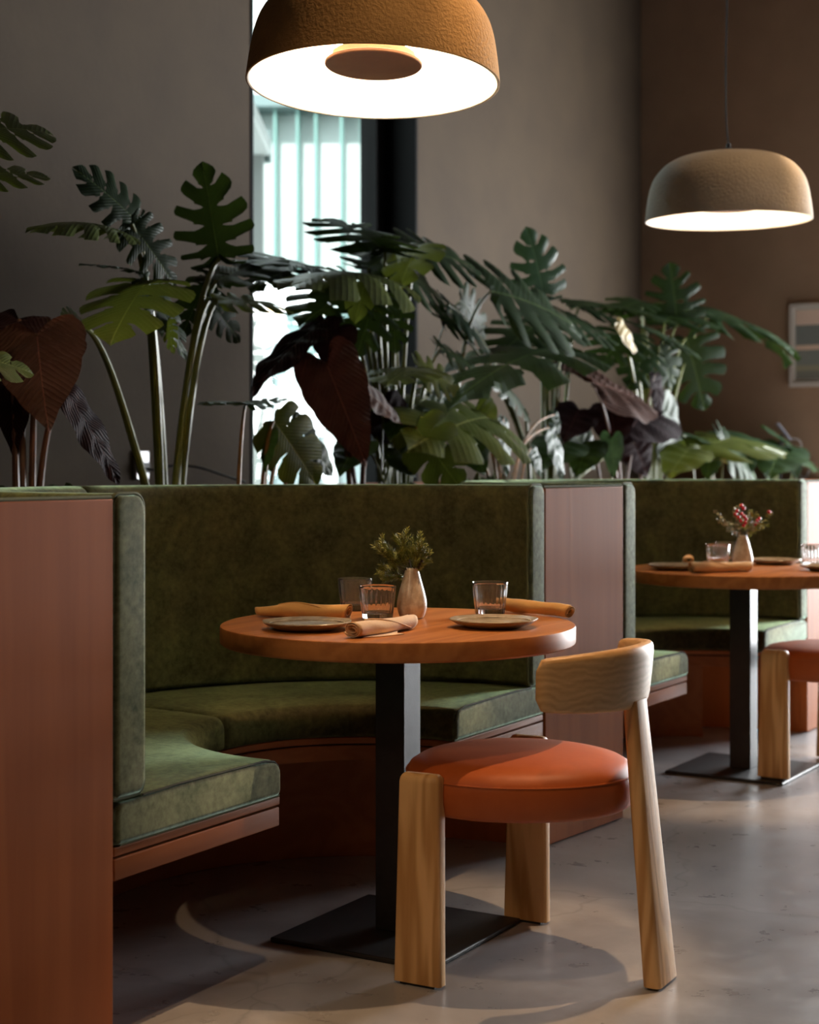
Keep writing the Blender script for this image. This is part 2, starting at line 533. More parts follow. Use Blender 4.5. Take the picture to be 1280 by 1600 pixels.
def uvbox(mb, u0, u1, v0, v1, z0, z1):
    cs = [(u0, v0), (u1, v0), (u1, v1), (u0, v1)]
    mb.add([W(u, v, z) for z in (z0, z1) for u, v in cs],
           [(0, 3, 2, 1), (4, 5, 6, 7), (0, 1, 5, 4), (1, 2, 6, 5), (2, 3, 7, 6), (3, 0, 4, 7)])
    return mb

def hermite(pts, n):
    """smooth polyline through 2-D or 3-D points"""
    P = [Vector(p) for p in pts]
    out = []
    m = len(P) - 1
    for i in range(n + 1):
        t = i / n * m
        k = min(int(t), m - 1)
        f = t - k
        p0, p1, p2, p3 = P[max(k - 1, 0)], P[k], P[k + 1], P[min(k + 2, m)]
        out.append(0.5 * ((2 * p1) + (p2 - p0) * f + (2 * p0 - 5 * p1 + 4 * p2 - p3) * f * f + (3 * p1 - p0 - 3 * p2 + p3) * f ** 3))
    return out

# ------------------------------------------------------------------ room shell
struct(uvbox(MB(), UMIN, UEND + 0.2, VFRONT - 0.2, VWALL + 0.3, -0.12, 0).build('floor', M['floor'], smooth=0))
struct(uvbox(MB(), UMIN, UEND + 0.2, VFRONT - 0.2, VWALL + 0.3, ZCEIL, ZCEIL + 0.2).build('ceiling', M['ceiling'], smooth=0))
mb = MB()
uvbox(mb, UMIN, WIN[0], VWALL, VWALL + 0.3, 0, ZCEIL)
uvbox(mb, WIN[1], UEND + 0.2, VWALL, VWALL + 0.3, 0, ZCEIL)
uvbox(mb, WIN[0], WIN[1], VWALL, VWALL + 0.3, 0, WIN[2])
uvbox(mb, WIN[0], WIN[1], VWALL, VWALL + 0.3, WIN[3], ZCEIL)
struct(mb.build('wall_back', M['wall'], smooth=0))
mb = MB()
uvbox(mb, UEND, UEND + 0.2, EWIN[1], VWALL, 0, ZCEIL)
uvbox(mb, UEND, UEND + 0.2, VFRONT, EWIN[0], 0, ZCEIL)
uvbox(mb, UEND, UEND + 0.2, EWIN[0], EWIN[1], 0, EWIN[2])
uvbox(mb, UEND, UEND + 0.2, EWIN[0], EWIN[1], EWIN[3], ZCEIL)
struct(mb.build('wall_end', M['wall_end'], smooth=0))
struct(uvbox(MB(), UMIN, UMIN + 0.2, VFRONT, VWALL, 0, ZCEIL).build('wall_rear', M['dark_wall'], smooth=0))
struct(uvbox(MB(), UMIN, UEND + 0.2, VFRONT - 0.2, VFRONT, 0, ZCEIL).build('wall_front', M['dark_wall'], smooth=0))

def window(name, u0, u1, v0, v1, z0, z1, fw, lining=None):
    """black metal frame between planes v0..v1 with one pane"""
    mb = MB()
    uvbox(mb, u0, u0 + fw, v0, v1, z0, z1)
    uvbox(mb, u1 - fw, u1, v0, v1, z0, z1)
    uvbox(mb, u0 + fw, u1 - fw, v0, v1, z0, z0 + fw)
    uvbox(mb, u0 + fw, u1 - fw, v0, v1, z1 - fw, z1)
    root = struct(mb.build(name, M['jamb'], smooth=0))
    vm = (v0 + v1) / 2
    uvbox(MB(), u0 + fw - 0.005, u1 - fw + 0.005, vm - 0.004, vm + 0.004, z0 + fw - 0.005, z1 - fw + 0.005).build('pane', M['pane'], root, smooth=0)
    if lining:
        a, b = lining
        m2 = MB()
        uvbox(m2, u1 - 0.022, u1 + 0.0, a, b, z0, z1)
        uvbox(m2, u0, u0 + 0.022, a, b, z0, z1)
        uvbox(m2, u0 + 0.022, u1 - 0.022, a, b, z0, z0 + 0.022)
        m2.build('jamb', M['jamb'], root, smooth=0)
        m3 = MB()
        uvbox(m3, u1 - fw - 0.012, u1 - fw + 0.012, v0 - 0.03, v0, z0 + fw, z1 - fw)
        m3.build('glazing_bead', M['jamb'], root, smooth=0)
    return root
window('window_1', WIN[0], WIN[1], VWALL + 0.2, VWALL + 0.28, WIN[2], WIN[3], 0.15, (VWALL - 0.004, VWALL + 0.2))

mb = MB()
for v0, v1, z0, z1 in ((EWIN[0], EWIN[0] + 0.07, EWIN[2], EWIN[3]), (EWIN[1] - 0.07, EWIN[1], EWIN[2], EWIN[3]),
                       (EWIN[0] + 0.07, EWIN[1] - 0.07, EWIN[2], EWIN[2] + 0.07), (EWIN[0] + 0.07, EWIN[1] - 0.07, EWIN[3] - 0.07, EWIN[3])):
    uvbox(mb, UEND + 0.08, UEND + 0.16, v0, v1, z0, z1)
w3 = struct(mb.build('window_2', M['black_metal'], smooth=0))
uvbox(MB(), UEND + 0.116, UEND + 0.124, EWIN[0] + 0.065, EWIN[1] - 0.065, EWIN[2] + 0.065, EWIN[3] - 0.065).build('pane', M['pane'], w3, smooth=0)

# ------------------------------------------------------------------ booths
CX, V0, RO, RI, RS = 0.9575, 0.05, 0.9575, 0.862, 0.40
A2 = 2 * CX

def rrect(r0, r1, z0, z1, rad, seg=4, crown=0.0):
    """rounded rectangle, rad = (inner bottom, outer bottom, outer top, inner top)"""
    out = []
    cs = [(r0, z0, 180, rad[0], 1, 1), (r1, z0, 270, rad[1], -1, 1), (r1, z1, 0, rad[2], -1, -1), (r0, z1, 90, rad[3], 1, -1)]
    for k, (x, z, a0, r, sx, sz) in enumerate(cs):
        cx, cz = x + sx * r, z + sz * r
        for i in range(seg + 1):
            a = R(a0 + 90 * i / seg)
            out.append((cx + r * math.cos(a), cz + r * math.sin(a)))
        if k == 2 and crown:
            for t in (0.25, 0.5, 0.75):
                out.append((r1 + (r0 - r1) * t, z1 + crown * math.sin(math.pi * t)))
    return out

def half_path(sign, rr, n=22, a_end=90.0):
    """(p, normal, inset) from the middle of the booth round to the front plane; sign +1 / -1 picks the side"""
    out = []
    for k in (0, 1, 2):
        q = R(45 * k)
        d = rr * (1 - math.cos(q)) / 0.7
        out.append(((CX, V0), d, rr * (1 - math.sin(q))))
    d2 = out[-1][1]
    res = [((CX, V0), (sign * math.sin(d), math.cos(d)), ins) for p, d, ins in out]
    for i in range(1, n + 1):
        a = d2 + (math.pi / 2 - d2) * i / n
        res.append(((CX, V0), (sign * math.sin(a), math.cos(a)), 0.0))
    for k in (2, 1, 0):
        q = R(45 * k)
        res.append(((CX, rr * (1 - math.cos(q))), (sign, 0.0), rr * (1 - math.sin(q))))
    return res

def sweep(prof, path, mb=None):
    mb = mb or MB()
    xs = [p[0] for p in prof]; zs = [p[1] for p in prof]
    mx, mz = (min(xs) + max(xs)) / 2, (min(zs) + max(zs)) / 2
    hx, hz = (max(xs) - min(xs)) / 2, (max(zs) - min(zs)) / 2
    lps = []
    for (pu, pv), (nu, nv), ins in path:
        lp = []
        for r, z in prof:
            rr = mx + (r - mx) * (1 - ins / hx)
            zz = mz + (z - mz) * (1 - ins / hz)
            lp.append((pu + nu * rr, pv + nv * rr, zz))
        lps.append(lp)
    return mb.loops(lps)

def booth(origin, rot, label):
    t = thing('booth_banquette', label, 'banquette', origin, rot, 'green velvet booths along the planter')
    backp = rrect(RI, RO, 0.487, 1.076, (0.022, 0.01, 0.02, 0.03), 5)
    seatp = rrect(RS, RO - 0.002, 0.3965, 0.482, (0.012, 0.008, 0.02, 0.034), 5, 0.007)
    for s in (-1, 1):
        sweep(seatp, half_path(s, 0.014)).build('seat_cushion', M['velvet'], t)
        sweep(backp, half_path(s, 0.012)).build('back_cushion', M['velvet'], t)
        # upright end panels sewn on at the front plane, with daylight painted into their sheen
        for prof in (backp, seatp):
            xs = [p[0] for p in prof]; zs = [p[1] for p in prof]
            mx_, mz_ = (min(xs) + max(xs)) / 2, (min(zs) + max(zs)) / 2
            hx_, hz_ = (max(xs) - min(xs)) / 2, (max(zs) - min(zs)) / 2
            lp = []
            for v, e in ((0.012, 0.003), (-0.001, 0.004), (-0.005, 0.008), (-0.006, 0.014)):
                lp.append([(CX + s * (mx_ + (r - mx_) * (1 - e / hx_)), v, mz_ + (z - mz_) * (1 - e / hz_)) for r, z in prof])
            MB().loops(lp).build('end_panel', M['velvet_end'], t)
        # piping round the end of the backrest and stitched edge round the end of the seat
        for prof, rad, v, mt, nm in ((backp, 0.0042, 0.006, 'piping', 'piping'), ):
            MB().tube([(CX + s * r, v, z) for r, z in prof], rad, 6, True).build(nm, M[mt], t)
        top = [(RS + 0.006, 0.452), (RS + 0.013, 0.466), (RS + 0.026, 0.477), (RS + 0.06, 0.4835), (RI - 0.10, 0.4865), (RI + 0.01, 0.484)]
        MB().tube([(CX + s * r, -0.001, z) for r, z in top], 0.0028, 6).build('stitched_edge', M['seam'], t)
        MB().tube([(CX + s * r, 0.002, z) for r, z in ((RS + 0.006, 0.4), (RO - 0.02, 0.4))], 0.004, 6).build('lower_welt', M['piping'], t)
    full = [x for x in half_path(-1, 0.002)][::-1][:-3] + half_path(1, 0.002)[3:]
    sweep(rrect(RS + 0.002, RO - 0.004, 0.3785, 0.396, (0.002,) * 4, 1), full).build('upper_rail', M['rail'], t, 20)
    sweep(rrect(RS + 0.014, RO - 0.006, 0.374, 0.3785, (0.001,) * 4, 1), [((p[0], p[1] + (0.012 if n[1] == 0 else 0)), n, i) for p, n, i in full]).build('shadow_gap', M['seam'], t, 20)
    sweep(rrect(RS + 0.004, RO - 0.004, 0.332, 0.374, (0.002,) * 4, 1), full).build('lower_rail', M['rail'], t, 20)
    arc = [x for x in full if x[1][1] > 0.36]
    sweep(rrect(0.70, RO - 0.01, 0.0, 0.332, (0.002,) * 4, 1), arc).build('plinth', M['rail'], t, 20)
    return t

O1, ROT1 = W(0, 0), ROW
O2, ROT2 = W(2.40, -0.05), ROW - R(1.2)
b1 = booth(O1, ROT1, 'green velvet booth around the table with the conifer sprig')
b2 = booth(O2, ROT2, 'green velvet booth around the table with the red berries')

def booth_pt(o, rot, u, v):
    c, s = math.cos(rot), math.sin(rot)
    return Vector((o.x + c * u - s * v, o.y + s * u + c * v, 0))

def partition(ptsA, ptsB, label):
    """solid timber divider between two booths: front edge from ptsA[0] to ptsB[0], the sides follow the backs"""
    front = [ptsA[0], ptsB[0]]
    org = (ptsA[0] + ptsB[0]) / 2
    t = thing('booth_partition', label, 'partition', org, 0, 'wood partitions between the booths')
    bk = Vector((-(ptsB[0] - ptsA[0]).y, (ptsB[0] - ptsA[0]).x, 0)).normalized() * 0.03
    ring = [p - org for p in ptsA[:0:-1]] + [ptsA[0] - org + bk, ptsB[0] - org + bk] + [p - org for p in ptsB[1:]]
    n = len(ring)
    mb = MB()
    mb.add([(p.x, p.y, z) for z in (0.0, 1.05) for p in ring],
           [tuple(range(n - 1, -1, -1)), tuple(range(n, 2 * n))] + [(i, (i + 1) % n, (i + 1) % n + n, i + n) for i in range(n)])
    mb.build('core', M['panel'], t, 20)
    a, b = ptsA[0] - org, ptsB[0] - org
    d = (b - a).normalized()
    out = Vector((d.y, -d.x, 0))
    pm = MB()
    q = [a + d * 0.002 - out * 0.030, b - out * 0.030, b + out * 0.003, a + d * 0.002 + out * 0.003]
    pm.add([(p.x, p.y, z) for z in (0.004, 1.066) for p in q], [(0, 1, 2, 3), (7, 6, 5, 4), (0, 4, 5, 1), (1, 5, 6, 2), (2, 6, 7, 3), (3, 7, 4, 0)])
    pm.build('end_panel', M['panel'], t, 20, bevel=0.0015)
    MB().tube([a - out * 0.004 + Vector((0, 0, 1.0695)), b - out * 0.004 + Vector((0, 0, 1.0695))], 0.0048, 6).build('piping', M['piping'], t)
    return t

def right_side(o, r):
    return [booth_pt(o, r, A2 + 0.004, 0.0)] + [booth_pt(o, r, CX + (RO + 0.004) * math.cos(R(a)), V0 + (RO + 0.004) * math.sin(R(a))) for a in range(0, 81, 8)]
def left_side(o, r):
    return [booth_pt(o, r, -0.004, 0.0)] + [booth_pt(o, r, CX - (RO + 0.004) * math.cos(R(a)), V0 + (RO + 0.004) * math.sin(R(a))) for a in range(0, 81, 8)]
lft = left_side(O1, ROT1)
partition([W(-0.485, 0), W(-0.485, 1.0)], lft, 'tall reddish wood partition filling the lower corner, beside the booth with the conifer sprig')
partition(right_side(O1, ROT1), left_side(O2, ROT2), 'reddish wood partition standing between the two green booths')
rgt = right_side(O2, ROT2)
e0 = booth_pt(O2, ROT2, A2 + 0.49, 0.0)
partition(rgt, [e0, booth_pt(O2, ROT2, A2 + 0.49, 1.0)], 'reddish wood partition past the booth with the red berries, mostly cut off')

# planter that runs behind the booths
pt = thing('planter', 'long planter box of dark soil behind the green booths', 'planter', W(1.5, 1.72), ROW)
PU0, PU1, PV0, PV1 = -2.4, UEND - 1.5 - 0.01, -0.665, VWALL - 1.72 - 0.006
mb = MB()
mb.box((PU0, PV0, 0), (PU1, PV0 + 0.02, 1.045)); mb.box((PU0, PV1 - 0.02, 0), (PU1, PV1, 1.045))
mb.box((PU0, PV0 + 0.02, 0), (PU0 + 0.02, PV1 - 0.02, 1.045)); mb.box((PU1 - 0.02, PV0 + 0.02, 0), (PU1, PV1 - 0.02, 1.045))
mb.box((PU0 + 0.02, PV0 + 0.02, 0.7), (PU1 - 0.02, PV1 - 0.02, 0.72))
mb.build('box_sides', M['rail'], pt, 0)
mb = MB()
NU, NV = 150, 16
def soil_h(u, v):
    return 1.03 + 0.012 * pnoise(Vector((u * 5, v * 7, 3))) + 0.006 * pnoise(Vector((u * 17, v * 19, 1)))
mb.add([(PU0 + 0.02 + (PU1 - PU0 - 0.04) * i / NU, PV0 + 0.02 + (PV1 - PV0 - 0.04) * j / NV,
         soil_h(PU0 + (PU1 - PU0) * i / NU, PV0 + (PV1 - PV0) * j / NV)) for i in range(NU + 1) for j in range(NV + 1)],
       [(i * (NV + 1) + j, (i + 1) * (NV + 1) + j, (i + 1) * (NV + 1) + j + 1, i * (NV + 1) + j + 1) for i in range(NU) for j in range(NV)])
so = mb.build('soil', M['soil'], pt)
so['kind'] = 'stuff'
SOIL = 1.03

# moss on the soil: one heap nobody could count
rnd = random.Random(3)
mb = MB()
def blob(mb, c, rx, ry, rz, nu=7, nv=4, amp=0.3, seed=0):
    vs, fs = [], []
    for j in range(nv + 1):
        ph = (math.pi / 2) * j / nv
        for i in range(nu):
            a = 2 * math.pi * i / nu
            d = Vector((math.cos(a) * math.cos(ph), math.sin(a) * math.cos(ph), math.sin(ph)))
            k = 1 + amp * pnoise(d * 1.7 + Vector((seed, seed * 0.7, 0)))
            vs.append((c[0] + d.x * rx * k, c[1] + d.y * ry * k, c[2] + d.z * rz * k))
    for j in range(nv):
        for i in range(nu):
            fs.append((j * nu + i, j * nu + (i + 1) % nu, (j + 1) * nu + (i + 1) % nu, (j + 1) * nu + i))
    mb.add(vs, fs)
def moss_patch(px0, px1, h, n, v0=1.08, v1=1.3):
    for k in range(n):
        p = at(rnd.uniform(px0, px1), 750, rnd.uniform(v0, v1))
        s = rnd.uniform(0.5, 1.2)
        blob(mb, (p.x, p.y, SOIL), 0.03 * s, 0.03 * s, h * rnd.uniform(0.4, 1.1), 8, 4, 0.8, k)
moss_patch(-40, 130, 0.035, 70)
moss_patch(320, 470, 0.028, 60)
moss_patch(540, 700, 0.028, 50)
moss_patch(690, 790, 0.052, 60, 1.07, 1.2)
moss_patch(880, 1100, 0.030, 60)
mo = mb.build('moss', M['moss'], None, 80)
mo['kind'] = 'stuff'
tag(mo, 'low clumps of green moss on the planter soil', 'moss')

# ------------------------------------------------------------------ tables
def make_table(label):
    t = thing('pedestal_table', label, 'table', (0, 0, 0), 0, 'round pedestal tables in the booths')
    MB().lathe([(0.0, 0.704), (0.424, 0.704), (0.4285, 0.708), (0.4295, 0.712), (0.4295, 0.744), (0.428, 0.748), (0.424, 0.75), (0.0, 0.75)], 128).build('table_top', M['table'], t, 30, weld=True)
    MB().box((-0.04, -0.04, 0.012), (0.04, 0.04, 0.69)).build('column', M['black_metal'], t, 0, bevel=0.002)
    MB().box((-0.16, -0.16, 0.690), (0.16, 0.16, 0.703)).build('mounting_plate', M['black_metal'], t, 0, bevel=0.002)
    MB().box((-0.222, -0.222, 0.0), (0.222, 0.222, 0.012)).build('base_plate', M['black_metal'], t, 0, bevel=0.004)
    return t
T1, T2 = Vector((-0.0279, 3.8297, 0)), Vector((1.2458, 5.8895, 0))
tb1 = make_table('round reddish wood pedestal table set with a conifer sprig in a vase')
tb1.location, tb1.rotation_euler = T1, (0, 0, ROW)
tb2 = copy_tree(tb1)
tb2['label'] = 'round reddish wood pedestal table set with red berries in a vase'
tb2.location, tb2.rotation_euler = T2, (0, 0, ROT2)

# ------------------------------------------------------------------ chairs
def board(mb, c0, c1, sx0, sy0, sx1, sy1, rot, rad, nz=8, top_round=0.0):
    """upright board from c0 to c1 with a rounded rectangular section; top_round softens the top edge"""
    lps = []
    c0, c1 = Vector(c0), Vector(c1)
    cr, sr = math.cos(rot), math.sin(rot)
    H = (c1 - c0).length
    st = [(i / nz * (1 - top_round / H), 0.0) for i in range(nz + 1)]
    if top_round:
        st += [(1 - top_round / H * (1 - math.sin(R(q))), top_round * (1 - math.cos(R(q))) * 0.62) for q in (30, 55, 75, 90)]
    for t, ins in st:
        c = c0.lerp(c1, t)
        hx, hy = (sx0 + (sx1 - sx0) * t) / 2 - ins, (sy0 + (sy1 - sy0) * t) / 2 - ins
        rd = min(rad, hx * 0.9, hy * 0.9)
        lp = []
        for sxn, syn, a0 in ((1, 1, 0), (-1, 1, 90), (-1, -1, 180), (1, -1, 270)):
            for k in range(4):
                a = R(a0 + 90 * k / 3)
                x = sxn * (hx - rd) + rd * math.cos(a)
                y = syn * (hy - rd) + rd * math.sin(a)
                lp.append((c.x + cr * x - sr * y, c.y + sr * x + cr * y, c.z))
        lps.append(lp)
    return mb.loops(lps)

def make_chair(label):
    t = thing('dining_chair', label, 'chair', (0, 0, 0), 0, 'oak chairs with cognac seats at the booths')
    def shape(a, i):
        return 1 + 0.03 * math.cos(3 * a)
    prof = [(0.0, 0.362), (0.20, 0.362), (0.238, 0.365), (0.254, 0.376), (0.2605, 0.398), (0.2615, 0.422), (0.259, 0.441), (0.250, 0.457), (0.232, 0.468), (0.18, 0.477), (0.10, 0.482), (0.0, 0.484)]
    se = MB().lathe(prof, 64, mod=shape).build('seat', M['leather'], t, 60, weld=True)
    MB().tube([((0.2585 * shape(a, 0)) * math.cos(a), (0.2585 * shape(a, 0)) * math.sin(a), 0.4425) for a in [2 * math.pi * k / 72 for k in range(72)]], 0.0022, 6, True).build('seat_piping', M['leather'], se)
    for s, yy in ((-1, -0.263), (1, 0.293)):
        if s > 0:
            MB().box((-0.15, 0.20, 0.385), (-0.08, 0.285, 0.44)).build('leg_block', M['oak'], t, 0)
        l = board(MB(), (-0.117, yy, 0.006), (-0.111, yy, 0.462), 0.116, 0.030, 0.098, 0.036, 0, 0.007, 14, 0.019).build('leg', M['oak'], t, 50)
        MB().box((-0.16, yy - 0.011, 0), (-0.075, yy + 0.011, 0.006)).build('glide', M['rubber'], l, 0)
    l = board(MB(), (0.338, 0, 0.006), (0.279, 0, 0.617), 0.040, 0.118, 0.033, 0.078, 0, 0.012, 14).build('leg', M['oak'], t, 50)
    MB().box((0.325, -0.045, 0), (0.35, 0.045, 0.006)).build('glide', M['rubber'], l, 0)
    # bent backrest
    lps = []
    n = 48
    for i in range(n + 1):
        s = -1 + 2 * i / n
        a = s * R(58)
        e = max(0.0, (abs(s) - 0.93) / 0.07)
        k = math.sqrt(max(0.0, 1 - e * e))
        h = (0.070 - 0.014 * s * s) * (0.55 + 0.45 * k)
        th = 0.0185 * (0.25 + 0.75 * k)
        zc = 0.666 + 0.002 * (1 - s * s)
        rc = 0.281
        lp = []
        for q in range(20):
            b = 2 * math.pi * q / 20
            cb, sb = math.cos(b), math.sin(b)
            x = th * math.copysign(abs(cb) ** 0.55, cb)
            z = h * math.copysign(abs(sb) ** 0.38, sb)
            r = rc + x + 0.10 * z
            lp.append((r * math.cos(a), r * math.sin(a), zc + z))
        lps.append(lp)
    MB().loops(lps).build('backrest', M['oak_x'], t, 60)
    return t
S1 = Vector((0.252, 3.612, 0))
ch1 = make_chair('pale oak three-legged chair with cognac leather seat at the table with the conifer sprig')
ch1.location, ch1.rotation_euler = S1, (0, 0, R(-29))
ch2 = copy_tree(ch1)
ch2['label'] = 'pale oak chair with cognac seat at the red berry table, partly cut off'
[c for c in ch2.children if c.name.startswith('leg')][0].location.z = 0.0125     # this foot stands on the table's base plate
ch2.location, ch2.rotation_euler = S1 + Vector((1.302, 2.19, 0)), (0, 0, R(-36))

# ------------------------------------------------------------------ pendant lamps
def pendant(loc, tilt, mat, label, dark_disc=True):
    t = thing('pendant_lamp', label, 'lamp', loc, 0, 'dome pendant lamps over the tables')
    RM = Matrix.Rotation(tilt[0], 4, 'X') @ Matrix.Rotation(tilt[1], 4, 'Y')
    rad, hh = 0.308, 0.252
    P = [(1, 0), (0.988, 0.14), (0.970, 0.30), (0.945, 0.46), (0.905, 0.60), (0.84, 0.72), (0.74, 0.835), (0.58, 0.93), (0.38, 0.98), (0.16, 1.0), (0.0, 1.0)]
    P = [(p.x, p.y) for p in hermite([(a, b) for a, b in P], 40)]
    outer = [(max(0, a) * rad, b * hh) for a, b in P]
    inner = [(max(0, a * rad - 0.007), b * (hh - 0.007)) for a, b in P]
    MB().lathe(outer[::-1] + [(rad - 0.0035, -0.0015)], 96, RM).build('shade', mat, t, 60, weld=True)
    MB().lathe([(rad - 0.0035, -0.0015)] + [(max(0, a), b) for a, b in inner], 96, RM).build('shade_lining', M['lining'], t, 60, weld=True)
    zd = 0.044
    MB().lathe([(0, zd), (0.116, zd), (0.118, zd + 0.002), (0.118, zd + 0.007), (0.116, zd + 0.009), (0.0, zd + 0.009)], 64, RM).build('reflector_disc', M['disc'], t, 30, weld=True)
    MB().lathe([(0.100, zd + 0.0095), (0.100, zd + 0.030), (0.0, zd + 0.030)], 64, RM).build('disc_collar', M['disc_side'], t, 30)
    MB().lathe([(0.045, zd + 0.032), (0.095, zd + 0.032), (0.095, zd + 0.038), (0.045, zd + 0.038)], 48, RM).build('light_ring', M['led'], t, 0)
    MB().lathe([(0.0125, zd + 0.03), (0.0125, hh - 0.004)], 16, RM).build('inner_stem', M['steel'], t, 60)
    top = RM @ Vector((0, 0, hh))
    MB().lathe([(0, hh - 0.002), (0.022, hh - 0.002), (0.022, hh + 0.012), (0.008, hh + 0.02), (0.008, hh + 0.034), (0, hh + 0.036)], 24, RM).build('cord_grip', M['black_metal'], t, 40)
    g = RM @ Vector((0, 0, hh + 0.034))
    pts = hermite([g, g + Vector((-0.008, 0, 0.10)), g + Vector((-0.009, 0, 0.35)), g + Vector((-0.004, 0, 0.7)), Vector((g.x, g.y, ZCEIL - loc[2] - 0.03))], 40)
    MB().tube(pts, 0.0032, 8).build('cord', M['black_metal'], t)
    MB().lathe([(0, ZCEIL - loc[2] - 0.032), (0.05, ZCEIL - loc[2] - 0.03), (0.05, ZCEIL - loc[2])], 24, Matrix.Translation((g.x, g.y, 0))).build('ceiling_rose', M['black_metal'], t, 40)
    return t
pendant(Vector((-0.0885, 3.83, 2.057)), (R(-3.2), R(1.3)), M['shade1'], 'mustard rough dome pendant lamp with brown disc, hanging over the table with the conifer sprig')
pendant(Vector((1.189, 5.89, 2.047)), (R(1.7), R(-0.3)), M['shade2'], 'pale sand dome pendant lamp hanging over the table with the red berries')

# ------------------------------------------------------------------ tableware
ZT = 0.7502
def tab(px, py):
    d = (EYE - 0.75) * FPX / (py - HOR)
    return Vector(((px - 640) / FPX * d, d, ZT))

def make_plate(label):
    t = thing('plate', label, 'plate', (0, 0, 0), 0, 'small stoneware plates on the tables')
    prof = [(0.0, 0.0), (0.062, 0.0), (0.066, 0.002), (0.090, 0.010), (0.102, 0.0165), (0.1045, 0.0195), (0.1025, 0.0215), (0.094, 0.0185), (0.084, 0.0125), (0.070, 0.0105), (0.0, 0.0095)]
    w = lambda a, i: 1 + (0.016 * math.sin(5 * a + 1) + 0.012 * math.sin(8 * a) if 3 < i < 9 else 0)
    MB().lathe(prof, 72, mod=w).build('dish', M['plate'], t, 60, weld=True)
    ring = [((0.088 * math.cos(a)), (0.088 * math.sin(a)), 0.0155) for a in [2 * math.pi * k / 48 for k in range(48)]]
    MB().tube(ring, 0.0012, 5, True).build('rim_line', M['vase'], t)
    return t
plates = [((480, 984), 'stoneware plate beside the two grouped glasses', 0.3),
          ((772, 980), 'stoneware plate in front of the lone glass, on the conifer sprig table', 1.5)]
pl0 = None
def put_plate(p, lab, rz):
    global pl0
    if pl0 is None:
        pl0 = o = make_plate(lab)
    else:
        o = copy_tree(pl0)
        o['label'] = lab
    o.location = p
    o.rotation_euler = (0, 0, rz)
for q, lab, rz in plates:
    put_plate(tab(*q), lab, rz)
put_plate(Vector((0.985, 5.83, ZT)), 'stoneware plate beside the pale rolled napkin on the berry table', 0.8)
put_plate(Vector((1.424, 6.16, ZT)), 'stoneware plate behind the berry vase', 2.2)
put_plate(Vector((1.535, 5.78, ZT)), 'stoneware plate at the cut-off side of the berry table', 2.9)

def make_glass(label):
    t = thing('tumbler', label, 'glass', (0, 0, 0), 0, 'ribbed water tumblers')
    op = [(0.0, 0.0), (0.033, 0.0), (0.0365, 0.0025), (0.0375, 0.008), (0.0395, 0.026), (0.0418, 0.045), (0.044, 0.064), (0.0458, 0.0795), (0.0462, 0.0835), (0.0455, 0.0848), (0.0444, 0.0835), (0.0420, 0.062), (0.0398, 0.043), (0.0372, 0.022), (0.0345, 0.0165), (0.0, 0.0155)]
    def w(a, i):
        return 1 + (0.034 * abs(math.cos(11 * a)) - 0.017 if 3 <= i <= 6 else 0.0)
    MB().lathe(op, 132, mod=w).build('glass_body', M['glass'], t, 60, weld=True)
    return t
gl0 = None
def put_glass(p, lab, rz=0.0):
    global gl0
    if gl0 is None:
        gl0 = o = make_glass(lab)
    else:
        o = copy_tree(gl0)
        o['label'] = lab
    o.location = p
    o.rotation_euler = (0, 0, rz)
put_glass(Vector((-0.079, 3.905, ZT)), 'ribbed glass tumbler touching the conifer vase, in front of another tumbler')
put_glass(Vector((-0.143, 4.165, ZT)), 'ribbed glass tumbler behind the ochre napkin and the other tumbler', 0.4)
put_glass(Vector((0.2055, 4.03, ZT)), 'ribbed glass tumbler standing alone, beside an ochre napkin', 0.9)
put_glass(Vector((1.175, 6.02, ZT)), 'ribbed tumbler behind the pale rolled napkin on the berry table', 0.2)
put_glass(Vector((1.245, 6.215, ZT)), 'ribbed tumbler behind another tumbler on the berry table', 0.7)
put_glass(Vector((1.535, 6.01, ZT)), 'ribbed tumbler at the cut-off side of the berry table', 0.5)

def make_vase(label):
    t = thing('bud_vase', label, 'vase', (0, 0, 0), 0, 'mottled ceramic bud vases')
    P = hermite([(0.0, 0.0), (0.022, 0.0), (0.030, 0.004), (0.0365, 0.022), (0.0372, 0.040), (0.0325, 0.065), (0.0255, 0.090), (0.0185, 0.115), (0.0160, 0.1245), (0.0145, 0.1255), (0.0130, 0.1235), (0.0140, 0.11), (0.022, 0.08), (0.028, 0.04), (0.02, 0.01), (0, 0.008)], 60)
    MB().lathe([(max(0, p.x), max(0, p.y)) for p in P], 48).build('vase_body', M['vase'], t, 60, weld=True)
    return t
VA1, VA2 = Vector((0.006, 3.945, ZT)), Vector((1.236, 5.86, ZT))
v1 = make_vase('mottled beige bud vase holding the conifer sprig')
v1.location = VA1
v2 = copy_tree(v1)
v2['label'] = 'mottled beige bud vase holding the red berries'
v2.location = VA2

